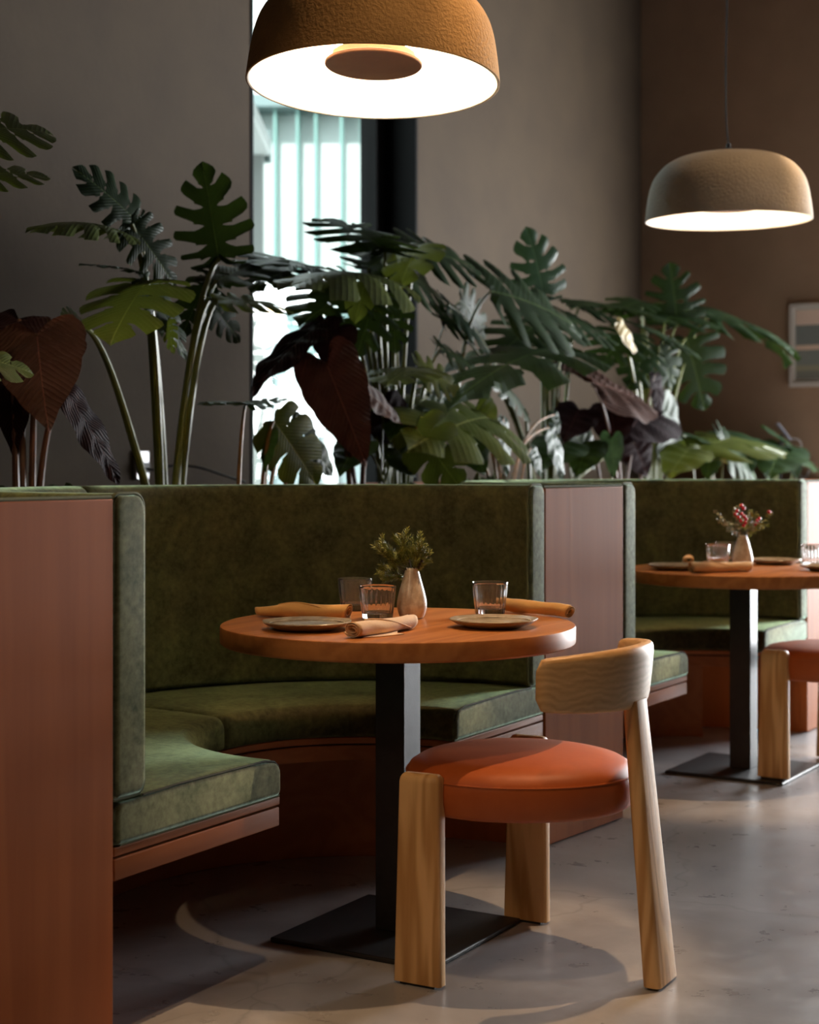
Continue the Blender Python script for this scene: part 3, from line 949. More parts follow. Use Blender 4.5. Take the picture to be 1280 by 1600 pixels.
def make_napkin(label, p0, p1, rad, mat, seed, flap=0, taper0=1.0, taper1=1.0, group='rolled cloth napkins'):
    """a cloth rolled up: a spiral section swept along the roll"""
    p0, p1 = Vector(p0), Vector(p1)
    L = (p1 - p0).length
    ang = math.atan2(p1.y - p0.y, p1.x - p0.x)
    t = thing('rolled_napkin', label, 'napkin', p0, ang, group)
    n, turns, m = 56, 2.6, 22
    lps = []
    for i in range(m + 1):
        s = i / m
        f = taper0 + (1 - taper0) * min(1, s / 0.35) if s < 0.5 else taper1 + (1 - taper1) * min(1, (1 - s) / 0.3)
        bend = 0.004 * math.sin(s * 5 + seed)
        lp = []
        for k in range(n + 1):
            q = k / n
            a = 2 * math.pi * turns * q + seed + 1.2 * s
            r = rad * (0.30 + 0.70 * q ** 0.8) * f
            wv = 0.0010 * math.sin(9 * s + 2 * a + seed) + 0.0016 * pnoise(Vector((s * 7, math.cos(a) * 1.3 + seed, math.sin(a) * 1.3)))
            r += wv * q
            skew = 0.012 * math.sin(a) * (1 if s > 0.5 else -1) * abs(s - 0.5) * 0.8
            lp.append((s * L + skew, bend + 1.06 * r * math.cos(a), rad * max(f, 0.75) * 0.97 + 0.93 * r * math.sin(a)))
        lps.append(lp)
    MB().loops(lps, closed=False).build('roll', M[mat], t, 80, solid=0.0016)
    # diagonal turned edge that winds round the roll
    pts = []
    for i in range(40):
        q = i / 39
        a = seed * 0.5 + 0.3 + 2.4 * q
        pts.append((L * (0.2 + 0.65 * q), 1.07 * (rad + 0.0006) * math.cos(a), rad * 0.97 + 0.94 * (rad + 0.0006) * math.sin(a)))
    MB().tube(pts, 0.0016, 6).build('turned_edge', M[mat], t)
    if flap:
        w = 0.075
        vs = [(0.02, -rad * 0.6, 0.0015), (L * 0.25, -rad - 0.012, 0.001), (L * 0.52, -rad - 0.032, 0.0012), (L * 0.50, -rad - 0.016, 0.003), (L * 0.62, -rad * 0.9, 0.004), (L * 0.66, -rad * 0.4, 0.0025)]
        fm = MB()
        fm.add(vs, [(0, 1, 5), (1, 3, 4, 5), (1, 2, 3)])
        fm.build('loose_corner', M[mat], t, 0, solid=0.0012)
    return t
make_napkin('ochre napkin rolled loosely, behind the plate and beside the two grouped tumblers', (-0.385, 3.985, ZT), (-0.148, 3.885, ZT), 0.0205, 'napkin', 0.6, 0, 0.55, 1.1)
make_napkin('pale sand napkin rolled up in front of the vase with the conifer sprig', (-0.124, 3.475, ZT), (0.008, 3.69, ZT), 0.0195, 'napkin_pale', 2.2, 1, 1.05, 0.95)
make_napkin('ochre napkin rolled tightly beside the lone tumbler', (0.400, 3.945, ZT), (0.245, 4.135, ZT), 0.0185, 'napkin', 4.0, 0, 0.9, 1.0)
make_napkin('pale sand napkin rolled up in front of the berry vase', (1.005, 5.635, ZT), (1.232, 5.70, ZT), 0.0215, 'napkin_pale', 2.4, 0, 1.05, 0.95)
make_napkin('ochre napkin rolled up behind the tumblers on the berry table', (1.085, 6.16, ZT), (1.06, 5.98, ZT), 0.0205, 'napkin', 1.4, 0, 1.0, 1.0)

# sprigs in the vases
def twig_geo(mb, p0, d, L, r, nd, nl, rnd, droop=0.3, start=0.2, mbn=None, flat=False):
    pts = []
    p = Vector(p0)
    d = Vector(d).normalized()
    N = 9
    for i in range(N + 1):
        pts.append(p.copy())
        d = (d + Vector((rnd.uniform(-.1, .1), rnd.uniform(-.1, .1), -droop * 0.1 + rnd.uniform(-.05, .05)))).normalized()
        p = p + d * (L / N)
    mb.tube(pts, [r * (1 - 0.6 * i / N) for i in range(N + 1)], 5)
    for k in range(nd):
        q = start + (1 - start) * k / nd
        f = q * N
        i = min(int(f), N - 1)
        c = pts[i].lerp(pts[i + 1], f - i)
        t = (pts[i + 1] - pts[i]).normalized()
        x = t.cross(Vector((0.3, 0.2, 1))).normalized()
        y = t.cross(x)
        a = k * 2.4 + rnd.uniform(-.3, .3)
        o = (x * math.cos(a) + y * math.sin(a))
        dd = (o * 0.8 + t * 0.75).normalized()
        l = nl * rnd.uniform(0.7, 1.15)
        s = dd.cross(t).normalized() * l * 0.12
        m_ = c + dd * l * 0.45
        (mbn or mb).add([c, m_ + s, c + dd * l, m_ - s, m_ + dd.cross(s).normalized() * l * 0.04],
                        [(0, 1, 4), (1, 2, 4), (2, 3, 4), (3, 0, 4)])
    return pts

rnd = random.Random(11)
sp = thing('conifer_sprig', 'bushy green conifer sprig standing in the mottled bud vase', 'plant', VA1 + Vector((0, 0, 0.118)))
dirs = [(-1.0, -0.1, 0.62, 0.125), (-0.75, 0.1, 0.55, 0.11), (-0.55, -0.2, 0.8, 0.105), (-0.35, 0.2, 0.95, 0.105), (-0.12, -0.1, 1, 0.112), (0.12, 0.15, 1, 0.105),
        (0.3, -0.1, 0.85, 0.09), (0.5, 0.1, 0.8, 0.075), (-0.6, -0.3, 0.25, 0.085), (-0.45, 0.25, 0.1, 0.075), (0.1, -0.4, 0.75, 0.085), (-0.25, -0.35, 0.5, 0.08), (-0.8, -0.2, 0.9, 0.10), (0.55, -0.2, 0.5, 0.06)]
for dx, dy, dz, L in dirs:
    ms, mn = MB(), MB()
    pts = twig_geo(ms, (rnd.uniform(-.004, .004), rnd.uniform(-.004, .004), -0.02), (dx * 0.75, dy * 0.75, dz), L * 1.05, 0.0013, 64, 0.0150, rnd, 0.5 if dz < 0.5 else 0.1, 0.42, mn)
    for b in range(5):
        q = pts[3 + b]
        sd = Vector((dx, dy, dz)).normalized() + Vector((rnd.uniform(-.8, .8), rnd.uniform(-.8, .8), rnd.uniform(-.1, .8)))
        twig_geo(ms, q, sd, L * rnd.uniform(0.28, 0.42), 0.0008, 34, 0.0135, rnd, 0.1, 0.1, mn)
    st = ms.build('twig', M['twig'], sp, 60)
    mn.build('needles', M['needle'], st, 0)['kind'] = 'stuff'
for c in ((0.020, -0.01, 0.018), (0.024, -0.012, 0.026), (0.017, -0.012, 0.010)):
    MB().lathe([(0.0042 * math.sin(math.pi * k / 8), -0.0042 * math.cos(math.pi * k / 8)) for k in range(9)], 12, Matrix.Translation(c)).build('berry', M['berry_dark'], sp, 80)

rnd = random.Random(5)
sp2 = thing('berry_sprig', 'sprig of red berries and pale leaves standing in a bud vase', 'plant', VA2 + Vector((0, 0, 0.118)))
dirs = [(-0.95, 0, 0.75, 0.15), (-0.7, 0.2, 0.95, 0.13), (-0.35, -0.1, 1, 0.13), (-0.1, 0.1, 1, 0.135), (0.15, -0.1, 1, 0.12), (0.45, 0.1, 0.95, 0.13), (0.85, -0.1, 0.85, 0.15), (0.75, 0.2, 0.5, 0.12), (-0.5, -0.3, 0.5, 0.10), (0.3, -0.3, 0.7, 0.10)]
spots = []
for dx, dy, dz, L in dirs:
    ms, mn = MB(), MB()
    pts = twig_geo(ms, (rnd.uniform(-.004, .004), rnd.uniform(-.004, .004), -0.02), (dx * 0.8, dy, dz), L, 0.0014, 0, 0.02, rnd, 0.2)
    st = ms.build('twig', M['twig'], sp2, 60)
    for i in range(4, 10):
        for k in range(4):
            c = pts[i]
            dd = Vector((rnd.uniform(-1, 1), rnd.uniform(-1, 1), rnd.uniform(-.6, 1))).normalized()
            l = rnd.uniform(0.012, 0.02)
            s = dd.cross(Vector((rnd.uniform(-1, 1), rnd.uniform(-1, 1), rnd.uniform(-1, 1)))).normalized() * l * 0.3
            n_ = dd.cross(s).normalized() * l * 0.1
            mn.add([c, c + dd * l * 0.35 + s, c + dd * l * 0.75 + s * 0.8, c + dd * l, c + dd * l * 0.75 - s * 0.8, c + dd * l * 0.35 - s, c + dd * l * 0.5 + n_],
                   [(0, 1, 6), (1, 2, 6), (2, 3, 6), (3, 4, 6), (4, 5, 6), (5, 0, 6)])
    mn.build('foliage', M['pale_leaf'] if rnd.random() < 0.6 else M['needle'], st, 0)['kind'] = 'stuff'
ball = MB().lathe([(0.0072 * math.sin(math.pi * k / 8), -0.0072 * math.cos(math.pi * k / 8)) for k in range(9)], 14).build('berry', M['berry'], sp2, 80)
bp = [(-0.03, -0.02, 0.085), (-0.018, -0.02, 0.075), (-0.008, -0.025, 0.088), (-0.022, -0.01, 0.098), (0.0, -0.02, 0.108), (-0.005, 0.0, 0.118), (-0.012, -0.03, 0.062), (0.004, -0.03, 0.055), (0.008, -0.025, 0.068),
      (-0.002, -0.03, 0.045), (0.052, -0.01, 0.062), (0.060, -0.01, 0.070), (0.095, -0.015, 0.095), (0.102, -0.012, 0.088), (0.045, -0.01, 0.050), (0.0, -0.03, 0.078)]
for i, c in enumerate(bp):
    o = ball if i == 0 else ball.copy()
    if i:
        COL.objects.link(o)
        o.parent = sp2
    o.location = c

# ------------------------------------------------------------------ plants in the planter
OUT = {  # leaf edges: (x over half width, y over length), from the stalk round to the tip
    'monstera': [(0.03, 0.0), (0.40, -0.15), (0.80, -0.10), (1.0, 0.13), (0.97, 0.38), (0.78, 0.64), (0.44, 0.86), (0.0, 1.0)],
    'heart':    [(0.03, 0.0), (0.42, -0.17), (0.85, -0.12), (1.0, 0.10), (0.88, 0.36), (0.62, 0.60), (0.28, 0.83), (0.0, 1.0)],
    'lance':    [(0.03, 0.0), (0.45, -0.08), (0.85, 0.05), (1.0, 0.28), (0.92, 0.50), (0.66, 0.72), (0.30, 0.90), (0.0, 1.0)],
}
def leaf_local(L, Wd, kind, rnd, droop, fold, edge_droop, lobes=7, gap=0.026):
    """half-blades built as fingers off the midrib; splits run in from the edge, small holes sit near the midrib"""
    split = kind == 'monstera'
    out = [(p.x, p.y) for p in hermite([(a, b) for a, b in OUT[kind]], 70)]
    def edge(s):
        f = s * 70
        i = min(int(f), 69)
        return (out[i][0] + (out[i + 1][0] - out[i][0]) * (f - i), out[i][1] + (out[i + 1][1] - out[i][1]) * (f - i))
    ws = [0, 0.12, 0.22, 0.30, 0.38, 0.5, 0.62, 0.76, 0.9, 1.0] if split else [0, 0.2, 0.4, 0.6, 0.8, 1.0]
    nc = 4
    mb = MB()
    uv = []
    twist = rnd.uniform(-0.25, 0.25)
    for side in (-1, 1):
        nl = lobes if split else 7
        cuts = [0.0] + [(k + rnd.uniform(-0.12, 0.12)) / nl for k in range(1, nl)] + [1.0]
        gaps = [0.0] + [gap * rnd.uniform(0.6, 1.3) * (0.7 if (k in (1, nl - 1)) else 1.0) for k in range(1, nl)] + [0.0]
        hol = [rnd.random() < 0.55 for _ in range(nl + 1)]
        start = [rnd.uniform(0.22, 0.42) for _ in range(nl + 1)]
        def g(k, w):
            if not split or k in (0, nl):
                return 0.0
            x = 0.0
            if w > start[k]:
                x = gaps[k] * ((w - start[k]) / (1 - start[k])) ** 0.4
            if hol[k] and start[k] > 0.3 and 0.1 < w < 0.28:
                x = max(x, 0.6 * gaps[k] * math.sin(math.pi * (w - 0.1) / 0.18))
            return x
        for k in range(nl):
            vs, us = [], []
            lift = rnd.uniform(-0.03, 0.03) if split else 0
            for w in ws:
                a = cuts[k] + g(k, w)
                b = cuts[k + 1] - g(k + 1, w)
                for j in range(nc + 1):
                    q = j / nc
                    s = a + (b - a) * q
                    e = edge(s)
                    ms = 0.96 * max(0.0, (s - 0.22) / 0.78) ** 1.15
                    c = 2 * q - 1
                    we = w * (1 - ((0.05 if c > 0 else 0.20) if split else 0.05) * abs(c) ** 2.2 * (w > 0.6))
                    x = e[0] * we
                    y = ms + (e[1] - ms) * we
                    if split and w > 0.5:
                        y += 0.13 * (w - 0.5)          # fingers sweep a little towards the tip
                    ax = abs(x)
                    z = -droop * max(0, y) ** 1.8 - fold * ax * (Wd / L) * 0.5
                    z -= edge_droop * ax ** 2 * (Wd / L) * 0.5
                    z += lift * max(0, w - 0.4)
                    if split:
                        z -= 0.022 * (1 - c * c) * 0 + 0.020 * c * c * w
                    else:
                        z += 0.016 * math.cos(2 * math.pi * q) * math.sin(math.pi * min(w * 1.1, 1)) + 0.020 * math.sin(23 * s + 5 * side) * w * w
                    z += twist * x * side * 0.12 * y
                    vs.append((side * x * Wd / 2, y * L, z * L))
                    us.append((side * x, y))
            fs = []
            for i in range(len(ws) - 1):
                for j in range(nc):
                    p = i * (nc + 1) + j
                    f = (p, p + 1, p + nc + 2, p + nc + 1)
                    fs.append(f if side > 0 else f[::-1])
            mb.add(vs, fs)
            uv += us
    mb.uv = uv
    return mb

def put_leaf(plant, mat, b, t, v, dv, wf, N, kind='monstera', droop=0.16, fold=-0.10, edroop=0.2, seed=0, lobes=7, gap=0.024):
    B, T = at(b[0], b[1], v), at(t[0], t[1], v + dv)
    org = plant.location
    rnd = random.Random(seed)
    y = (T - B)
    L = y.length
    y.normalize()
    z = Vector(N)
    z = (z - y * z.dot(y)).normalized()
    x = y.cross(z)
    L2 = L / max(0.75, 1 - 0.15 * droop)
    mb = leaf_local(L2, L2 * wf, kind, rnd, droop, fold, edroop, lobes, gap)
    # raise the whole blade so the tip still lands on its point after drooping
    mx = Matrix(((x.x, y.x, z.x), (x.y, y.y, z.y), (x.z, y.z, z.z))).to_4x4()
    tilt = Matrix.Rotation(math.atan(droop) * 0.9, 4, 'X')
    mb.v = [mx @ (tilt @ p) + (B - org) for p in mb.v]
    lim = VWALL - 0.015
    for i, p in enumerate(mb.v):                       # blades that would poke the wall bend along it
        q = p + org
        vv = (q - P0).dot(D2)
        if vv > lim:
            mb.v[i] = p - D2 * (vv - lim)
    return mb.build('leaf', M[mat], plant, 70, weld=True), B - org

def stem(plant, mat, base, head, bow=0.5, r0=0.0085, r1=0.0050, side=(0, 0, 0)):
    base, head = Vector(base), Vector(head)
    c1 = base + Vector(((head.x - base.x) * 0.25, (head.y - base.y) * 0.25, (head.z - base.z) * bow)) + Vector(side)
    c2 = Vector((base.x + (head.x - base.x) * 0.62, base.y + (head.y - base.y) * 0.62, base.z + (head.z - base.z) * 0.92)) + Vector(side) * 0.7
    pts = []
    for i in range(15):
        t = i / 14
        pts.append(base * (1 - t) ** 3 + c1 * 3 * t * (1 - t) ** 2 + c2 * 3 * t * t * (1 - t) + head * t ** 3)
    return MB().tube(pts, [r0 + (r1 - r0) * i / 14 for i in range(15)], 8).build('stem', M[mat], plant)

CAM = (0, -1, 0.12)
def plant(name, label, basepx, v, leaves, stemmat='stem', spread=0.03, group='planter foliage', r0=0.0085, nostem=()):
    base = at(basepx, 752, v)
    base.z = SOIL - 0.02
    t = thing(name, label, 'plant', base, 0, group)
    rnd = random.Random(basepx)
    for i, lf in enumerate(leaves):
        mat, b, tp, lv, dv, wf, N = lf[:7]
        kw = lf[7] if len(lf) > 7 else {}
        bow = kw.pop('bow', 0.55)
        sd = kw.pop('side', (0, 0, 0))
        off = kw.pop('off', None)
        ns = kw.pop('nostem', False)
        sm = kw.pop('sm', stemmat)
        sr = kw.pop('r', r0)
        _, hb = put_leaf(t, mat, b, tp, lv, dv, wf, N, seed=basepx * 31 + i, **kw)
        if not ns:
            if off is None:
                a = rnd.uniform(0, 6.28)
                p0 = Vector((math.cos(a) * spread * rnd.uniform(0.3, 1), math.sin(a) * spread * rnd.uniform(0.3, 1), 0))
            else:
                q = at(off, 752, v)
                p0 = Vector((q.x - base.x, q.y - base.y, 0))
            stem(t, sm, p0, hb, bow, sr * 1.35, sr * 0.75, sd)
    return t

mo, ol, bl, pu, dp = 'monstera', 'olive', 'bluegreen', 'purple', 'darkpurple'
plant('monstera', 'tall monstera in front of the outlet, one upright split leaf against the wall', 262, 1.26, [
    (mo, (342, 405), (318, 262), 1.28, 0.02, 0.88, (0.1, -1, 0.15), dict(off=272, gap=0.031, droop=0.05, edroop=0.05)),
    (mo, (212, 345), (124, 268), 1.30, 0.06, 0.78, (-0.35, -0.75, 0.6), dict(off=250)),
    (mo, (205, 350), (270, 440), 1.26, -0.04, 0.82, (0.35, -0.85, 0.35), dict(off=256, gap=0.031)),
    (ol, (188, 362), (64, 352), 1.26, -0.02, 0.50, (0.0, -0.45, 1), dict(off=246, droop=0.3, edroop=0.6, nostem=True)),
    (ol, (230, 440), (176, 526), 1.16, -0.06, 1.15, (-0.2, -0.9, 0.45), dict(off=252, lobes=6, gap=0.020)),
    (mo, (226, 440), (288, 552), 1.18, -0.06, 0.52, (0.75, -0.6, 0.3), dict(off=258)),
    (mo, (330, 430), (286, 520), 1.34, 0.02, 0.75, (-0.3, -0.9, 0.1), dict(off=276)),
    (ol, (338, 470), (448, 482), 1.18, -0.10, 0.55, (0.1, -0.55, 0.9), dict(off=282, droop=0.22)),
    (mo, (338, 440), (440, 402), 1.28, 0.02, 0.55, (0.0, -0.5, 0.9), dict(off=280)),
    (mo, (326, 470), (372, 530), 1.26, -0.02, 0.7, (0.3, -0.8, 0.3), dict(off=274)),
    (mo, (215, 425), (132, 412), 1.28, 0.02, 0.42, (0, -0.25, 1), dict(nostem=True)),
    (mo, (128, 510), (98, 492), 1.22, -0.02, 0.9, (0.4, -0.8, 0.4), dict(off=236, bow=0.35, side=(-0.02, 0, 0.06))),
    (ol, (262, 500), (270, 548), 1.14, -0.03, 0.55, (-0.3, -0.9, 0.2), dict(nostem=True)),
], r0=0.0105)
plant('monstera', 'golden green monstera leaf reaching in at the edge above the wine leaves', -95, 1.0, [
    (ol, (-62, 205), (72, 205), 1.02, -0.05, 1.05, (0.15, -0.75, 0.75), dict(gap=0.037, droop=0.2, lobes=6)),
    (ol, (-40, 275), (66, 275), 1.05, -0.05, 0.8, (0.15, -0.7, 0.8), dict(gap=0.034, droop=0.25, lobes=6)),
    (ol, (-50, 555), (46, 580), 1.02, -0.04, 0.75, (0.1, -0.8, 0.6), dict(lobes=5)),
])
plant('elephant_ear', 'wine coloured quilted heart leaf plant beside the tall monstera', 46, 1.2, [
    (pu, (58, 522), (75, 668), 1.14, -0.10, 0.92, (-0.05, -1, 0.35), dict(kind='heart', off=50)),
    (dp, (18, 585), (24, 716), 1.22, -0.02, 0.55, (-0.3, -1, 0.1), dict(kind='heart', off=26)),
    (dp, (104, 612), (188, 758), 1.14, -0.04, 0.36, (0.75, -0.6, 0.4), dict(kind='lance', off=60, bow=0.8)),
    (dp, (30, 500), (-40, 590), 1.26, -0.02, 0.8, (-0.2, -0.9, 0.3), dict(kind='heart', off=36)),
], 'stem_purple')
plant('monstera', 'big dark monstera in front of the window', 615, 1.28, [
    (mo, (602, 392), (510, 340), 1.28, -0.08, 0.78, (-0.15, -0.55, 0.85), dict(gap=0.034, off=600)),
    (mo, (632, 405), (560, 352), 1.34, 0.02, 0.7, (0.0, -0.6, 0.8), dict(off=608)),
    (mo, (650, 392), (742, 416), 1.26, -0.06, 0.98, (0.1, -0.75, 0.65), dict(off=622, gap=0.027)),
    (ol, (655, 382), (628, 440), 1.22, -0.08, 0.75, (-0.2, -0.8, 0.5), dict(nostem=True, lobes=5, gap=0.014)),
    (mo, (520, 428), (396, 408), 1.30, -0.02, 0.72, (0.0, -0.62, 0.8), dict(off=598, gap=0.034)),
    (mo, (470, 415), (400, 448), 1.30, -0.02, 0.8, (-0.1, -0.6, 0.8), dict(nostem=True, gap=0.031)),
    (ol, (600, 436), (456, 440), 1.16, -0.10, 0.50, (0.0, -0.5, 1), dict(off=606, droop=0.22, edroop=0.6, lobes=6, gap=0.017)),
    (ol, (572, 440), (556, 498), 1.12, -0.06, 0.55, (-0.1, -0.9, 0.4), dict(nostem=True, lobes=4, gap=0.014)),
    (mo, (565, 448), (478, 500), 1.26, -0.02, 0.9, (-0.2, -0.85, 0.35), dict(off=602)),
    (mo, (585, 470), (560, 548), 1.24, -0.04, 0.85, (0.1, -1, 0.2), dict(off=604)),
    (mo, (612, 470), (618, 545), 1.28, -0.02, 0.9, (0.1, -1, 0.2), dict(off=618)),
    (mo, (610, 420), (690, 462), 1.34, 0.02, 0.8, (0.1, -0.8, 0.5), dict(off=626)),
    (ol, (655, 575), (722, 612), 1.14, -0.08, 1.0, (0.1, -0.75, 0.7), dict(off=630, gap=0.027)),
    (ol, (650, 575), (606, 598), 1.14, -0.06, 0.9, (-0.2, -0.75, 0.7), dict(nostem=True)),
    (mo, (690, 545), (760, 592), 1.22, -0.04, 0.6, (0.3, -0.6, 0.7), dict(off=634)),
    (mo, (545, 430), (500, 470), 1.36, 0.02, 0.9, (0, -1, 0.3), dict(off=600)),
    (mo, (575, 420), (640, 385), 1.36, 0.02, 0.8, (0, -0.7, 0.6), dict(off=610)),
], r0=0.0090, spread=0.05)
plant('elephant_ear', 'wine coloured plant with a long drooping crinkled leaf below the window', 556, 1.16, [
    (dp, (508, 500), (396, 610), 1.16, -0.04, 0.38, (-0.35, -0.5, 0.85), dict(kind='lance', off=548)),
    (pu, (510, 568), (572, 726), 1.08, -0.03, 0.58, (0.05, -1, 0.15), dict(kind='heart', off=556)),
    (dp, (522, 515), (518, 582), 1.12, -0.04, 0.95, (0, -1, 0.3), dict(kind='heart', off=552)),
    (pu, (576, 615), (628, 662), 1.12, -0.04, 0.6, (0.4, -0.7, 0.6), dict(kind='heart', off=566)),
], 'stem_purple')
plant('young_monstera', 'young monstera with broad olive leaves low over the moss', 770, 1.1, [
    (ol, (762, 652), (655, 690), 1.09, -0.06, 0.82, (-0.1, -1, 0.35), dict(off=784, lobes=6)),
    (ol, (650, 668), (716, 758), 1.06, -0.04, 0.72, (-0.15, -1, 0.2), dict(off=690, lobes=5, gap=0.014)),
    (bl, (786, 655), (792, 745), 1.10, -0.02, 0.36, (0.85, -0.6, 0.2), dict(kind='lance', off=790)),
    (ol, (742, 640), (766, 700), 1.14, -0.02, 1.0, (0.2, -1, 0.1), dict(kind='heart', off=780)),
    (mo, (735, 690), (758, 742), 1.12, -0.02, 0.9, (0.2, -1, 0.1), dict(kind='heart', off=770)),
], 'stem_orange', r0=0.006)
plant('young_monstera', 'small low monstera with one flat dark leaf, under the window', 385, 1.1, [
    (mo, (384, 632), (446, 624), 1.1, -0.10, 1.15, (0.0, -0.25, 1), dict(off=372, droop=0.1)),
    (mo, (384, 632), (334, 628), 1.1, -0.06, 0.9, (0.0, -0.25, 1), dict(nostem=True, droop=0.1)),
    (ol, (428, 658), (492, 752), 1.09, -0.04, 0.85, (0.35, -0.95, 0.25), dict(off=408, lobes=5, gap=0.012)),
    (mo, (450, 668), (500, 718), 1.14, -0.02, 0.8, (0.3, -0.9, 0.3), dict(off=420)),
    (mo, (480, 690), (520, 742), 1.10, -0.02, 0.6, (0.5, -0.8, 0.3), dict(kind='lance', off=440)),
    (mo, (425, 672), (414, 735), 1.10, -0.02, 0.4, (-0.5, -0.8, 0.3), dict(kind='lance', off=412)),
], 'stem_orange', r0=0.006)
plant('monstera', 'dark monstera with a leaf on a long arching stalk, beside the big one', 855, 1.28, [
    (mo, (768, 455), (898, 506), 1.16, -0.10, 0.92, (0.05, -0.85, 0.6), dict(off=700, bow=0.85, gap=0.020)),
    (bl, (850, 465), (826, 364), 1.34, 0.04, 0.95, (0.25, -0.85, 0.25), dict(off=858)),
    (bl, (700, 476), (770, 558), 1.24, -0.03, 0.62, (0.3, -0.6, 0.75), dict(off=838)),
    (mo, (878, 546), (726, 608), 1.12, -0.10, 0.5, (0.0, -0.5, 0.9), dict(off=862, droop=0.2)),
    (mo, (880, 500), (952, 524), 1.24, -0.04, 0.8, (0.1, -0.7, 0.7), dict(off=868)),
    (mo, (845, 505), (782, 552), 1.26, -0.02, 0.75, (-0.1, -0.8, 0.6), dict(off=850)),
    (mo, (860, 525), (890, 580), 1.24, -0.02, 0.8, (0.1, -0.9, 0.4), dict(off=866)),
    (mo, (905, 480), (962, 500), 1.3, 0.0, 0.7, (0.1, -0.6, 0.8), dict(off=876)),
    (mo, (835, 470), (880, 520), 1.34, 0.0, 0.8, (0.1, -0.8, 0.5), dict(off=860)),
    (mo, (820, 640), (770, 600), 1.2, 0.0, 0.5, (0.1, -0.8, 0.5), dict(off=828)),
    (mo, (690, 500), (742, 516), 1.3, 0.0, 0.8, (0.1, -0.8, 0.5), dict(off=840)),
], r0=0.0085, spread=0.05)
plant('monstera', 'monstera with a dark fan leaf against the brown end wall', 1020, 1.25, [
    (mo, (1058, 506), (1048, 418), 1.28, 0.02, 1.15, (0.1, -1, 0.1), dict(off=1022, gap=0.031)),
    (mo, (1108, 494), (1218, 546), 1.20, -0.08, 0.55, (0.1, -0.55, 0.85), dict(off=1030, droop=0.35)),
    (mo, (1000, 492), (905, 474), 1.24, -0.02, 0.6, (0.0, -0.45, 1), dict(off=1014)),
    ('yellow', (966, 504), (996, 556), 1.12, -0.04, 0.45, (0.5, -0.7, 0.4), dict(kind='lance', off=1010)),
    (mo, (1072, 528), (1100, 632), 1.20, -0.04, 0.95, (-0.15, -0.9, 0.45), dict(off=1026, gap=0.020)),
    (mo, (1010, 515), (1080, 548), 1.18, -0.06, 0.75, (0.0, -0.6, 0.8), dict(off=1018)),
    (mo, (985, 520), (940, 566), 1.2, -0.02, 0.8, (-0.1, -0.8, 0.5), dict(off=1012)),
    (mo, (1040, 500), (1104, 480), 1.3, 0.0, 0.7, (0.0, -0.6, 0.8), dict(off=1024)),
    (mo, (1030, 540), (1050, 600), 1.22, -0.02, 0.9, (0.1, -0.9, 0.3), dict(off=1022)),
    (mo, (1000, 470), (960, 490), 1.32, 0.0, 0.8, (0.0, -0.6, 0.8), dict(off=1016)),
    (mo, (1010, 545), (985, 600), 1.22, -0.02, 0.9, (0.1, -0.9, 0.3), dict(off=1015)),
], r0=0.0085, spread=0.05)
plant('elephant_ear', 'wine coloured broad leaved plant between the two dark monsteras', 972, 1.14, [
    (pu, (925, 598), (1024, 642), 1.08, -0.05, 0.78, (0.0, -0.75, 0.7), dict(kind='heart', off=966)),
    (dp, (955, 640), (962, 712), 1.12, -0.03, 1.0, (0.1, -1, 0.2), dict(kind='heart', off=970)),
    (dp, (1010, 640), (970, 690), 1.14, -0.03, 1.0, (-0.1, -1, 0.2), dict(kind='heart', off=978)),
    (dp, (1024, 585), (1030, 652), 1.10, -0.02, 0.45, (0.6, -0.8, 0.2), dict(kind='lance', off=1000)),
    (dp, (905, 640), (880, 690), 1.12, -0.02, 0.8, (-0.1, -1, 0.2), dict(kind='heart', off=940)),
], 'stem_purple', r0=0.007)
plant('young_monstera', 'young plant with one shiny blue green leaf on an arching tan stalk', 800, 1.08, [
    (bl, (858, 668), (880, 752), 1.06, -0.03, 0.42, (0.7, -0.7, 0.25), dict(kind='lance', off=796, bow=0.9)),
    (bl, (866, 648), (872, 690), 1.06, -0.02, 0.5, (0.6, -0.8, 0.2), dict(kind='heart', off=800, bow=0.9)),
    (bl, (830, 700), (846, 745), 1.08, -0.02, 0.5, (0.6, -0.8, 0.2), dict(kind='lance', off=812)),
], 'stem_orange', r0=0.005)
plant('young_monstera', 'single glossy heart leaf plant behind the wood partition', 958, 1.08, [
    (bl, (956, 684), (958, 748), 1.04, -0.02, 0.58, (0.1, -1, 0.15), dict(kind='heart', off=955)),
], 'stem', r0=0.004)
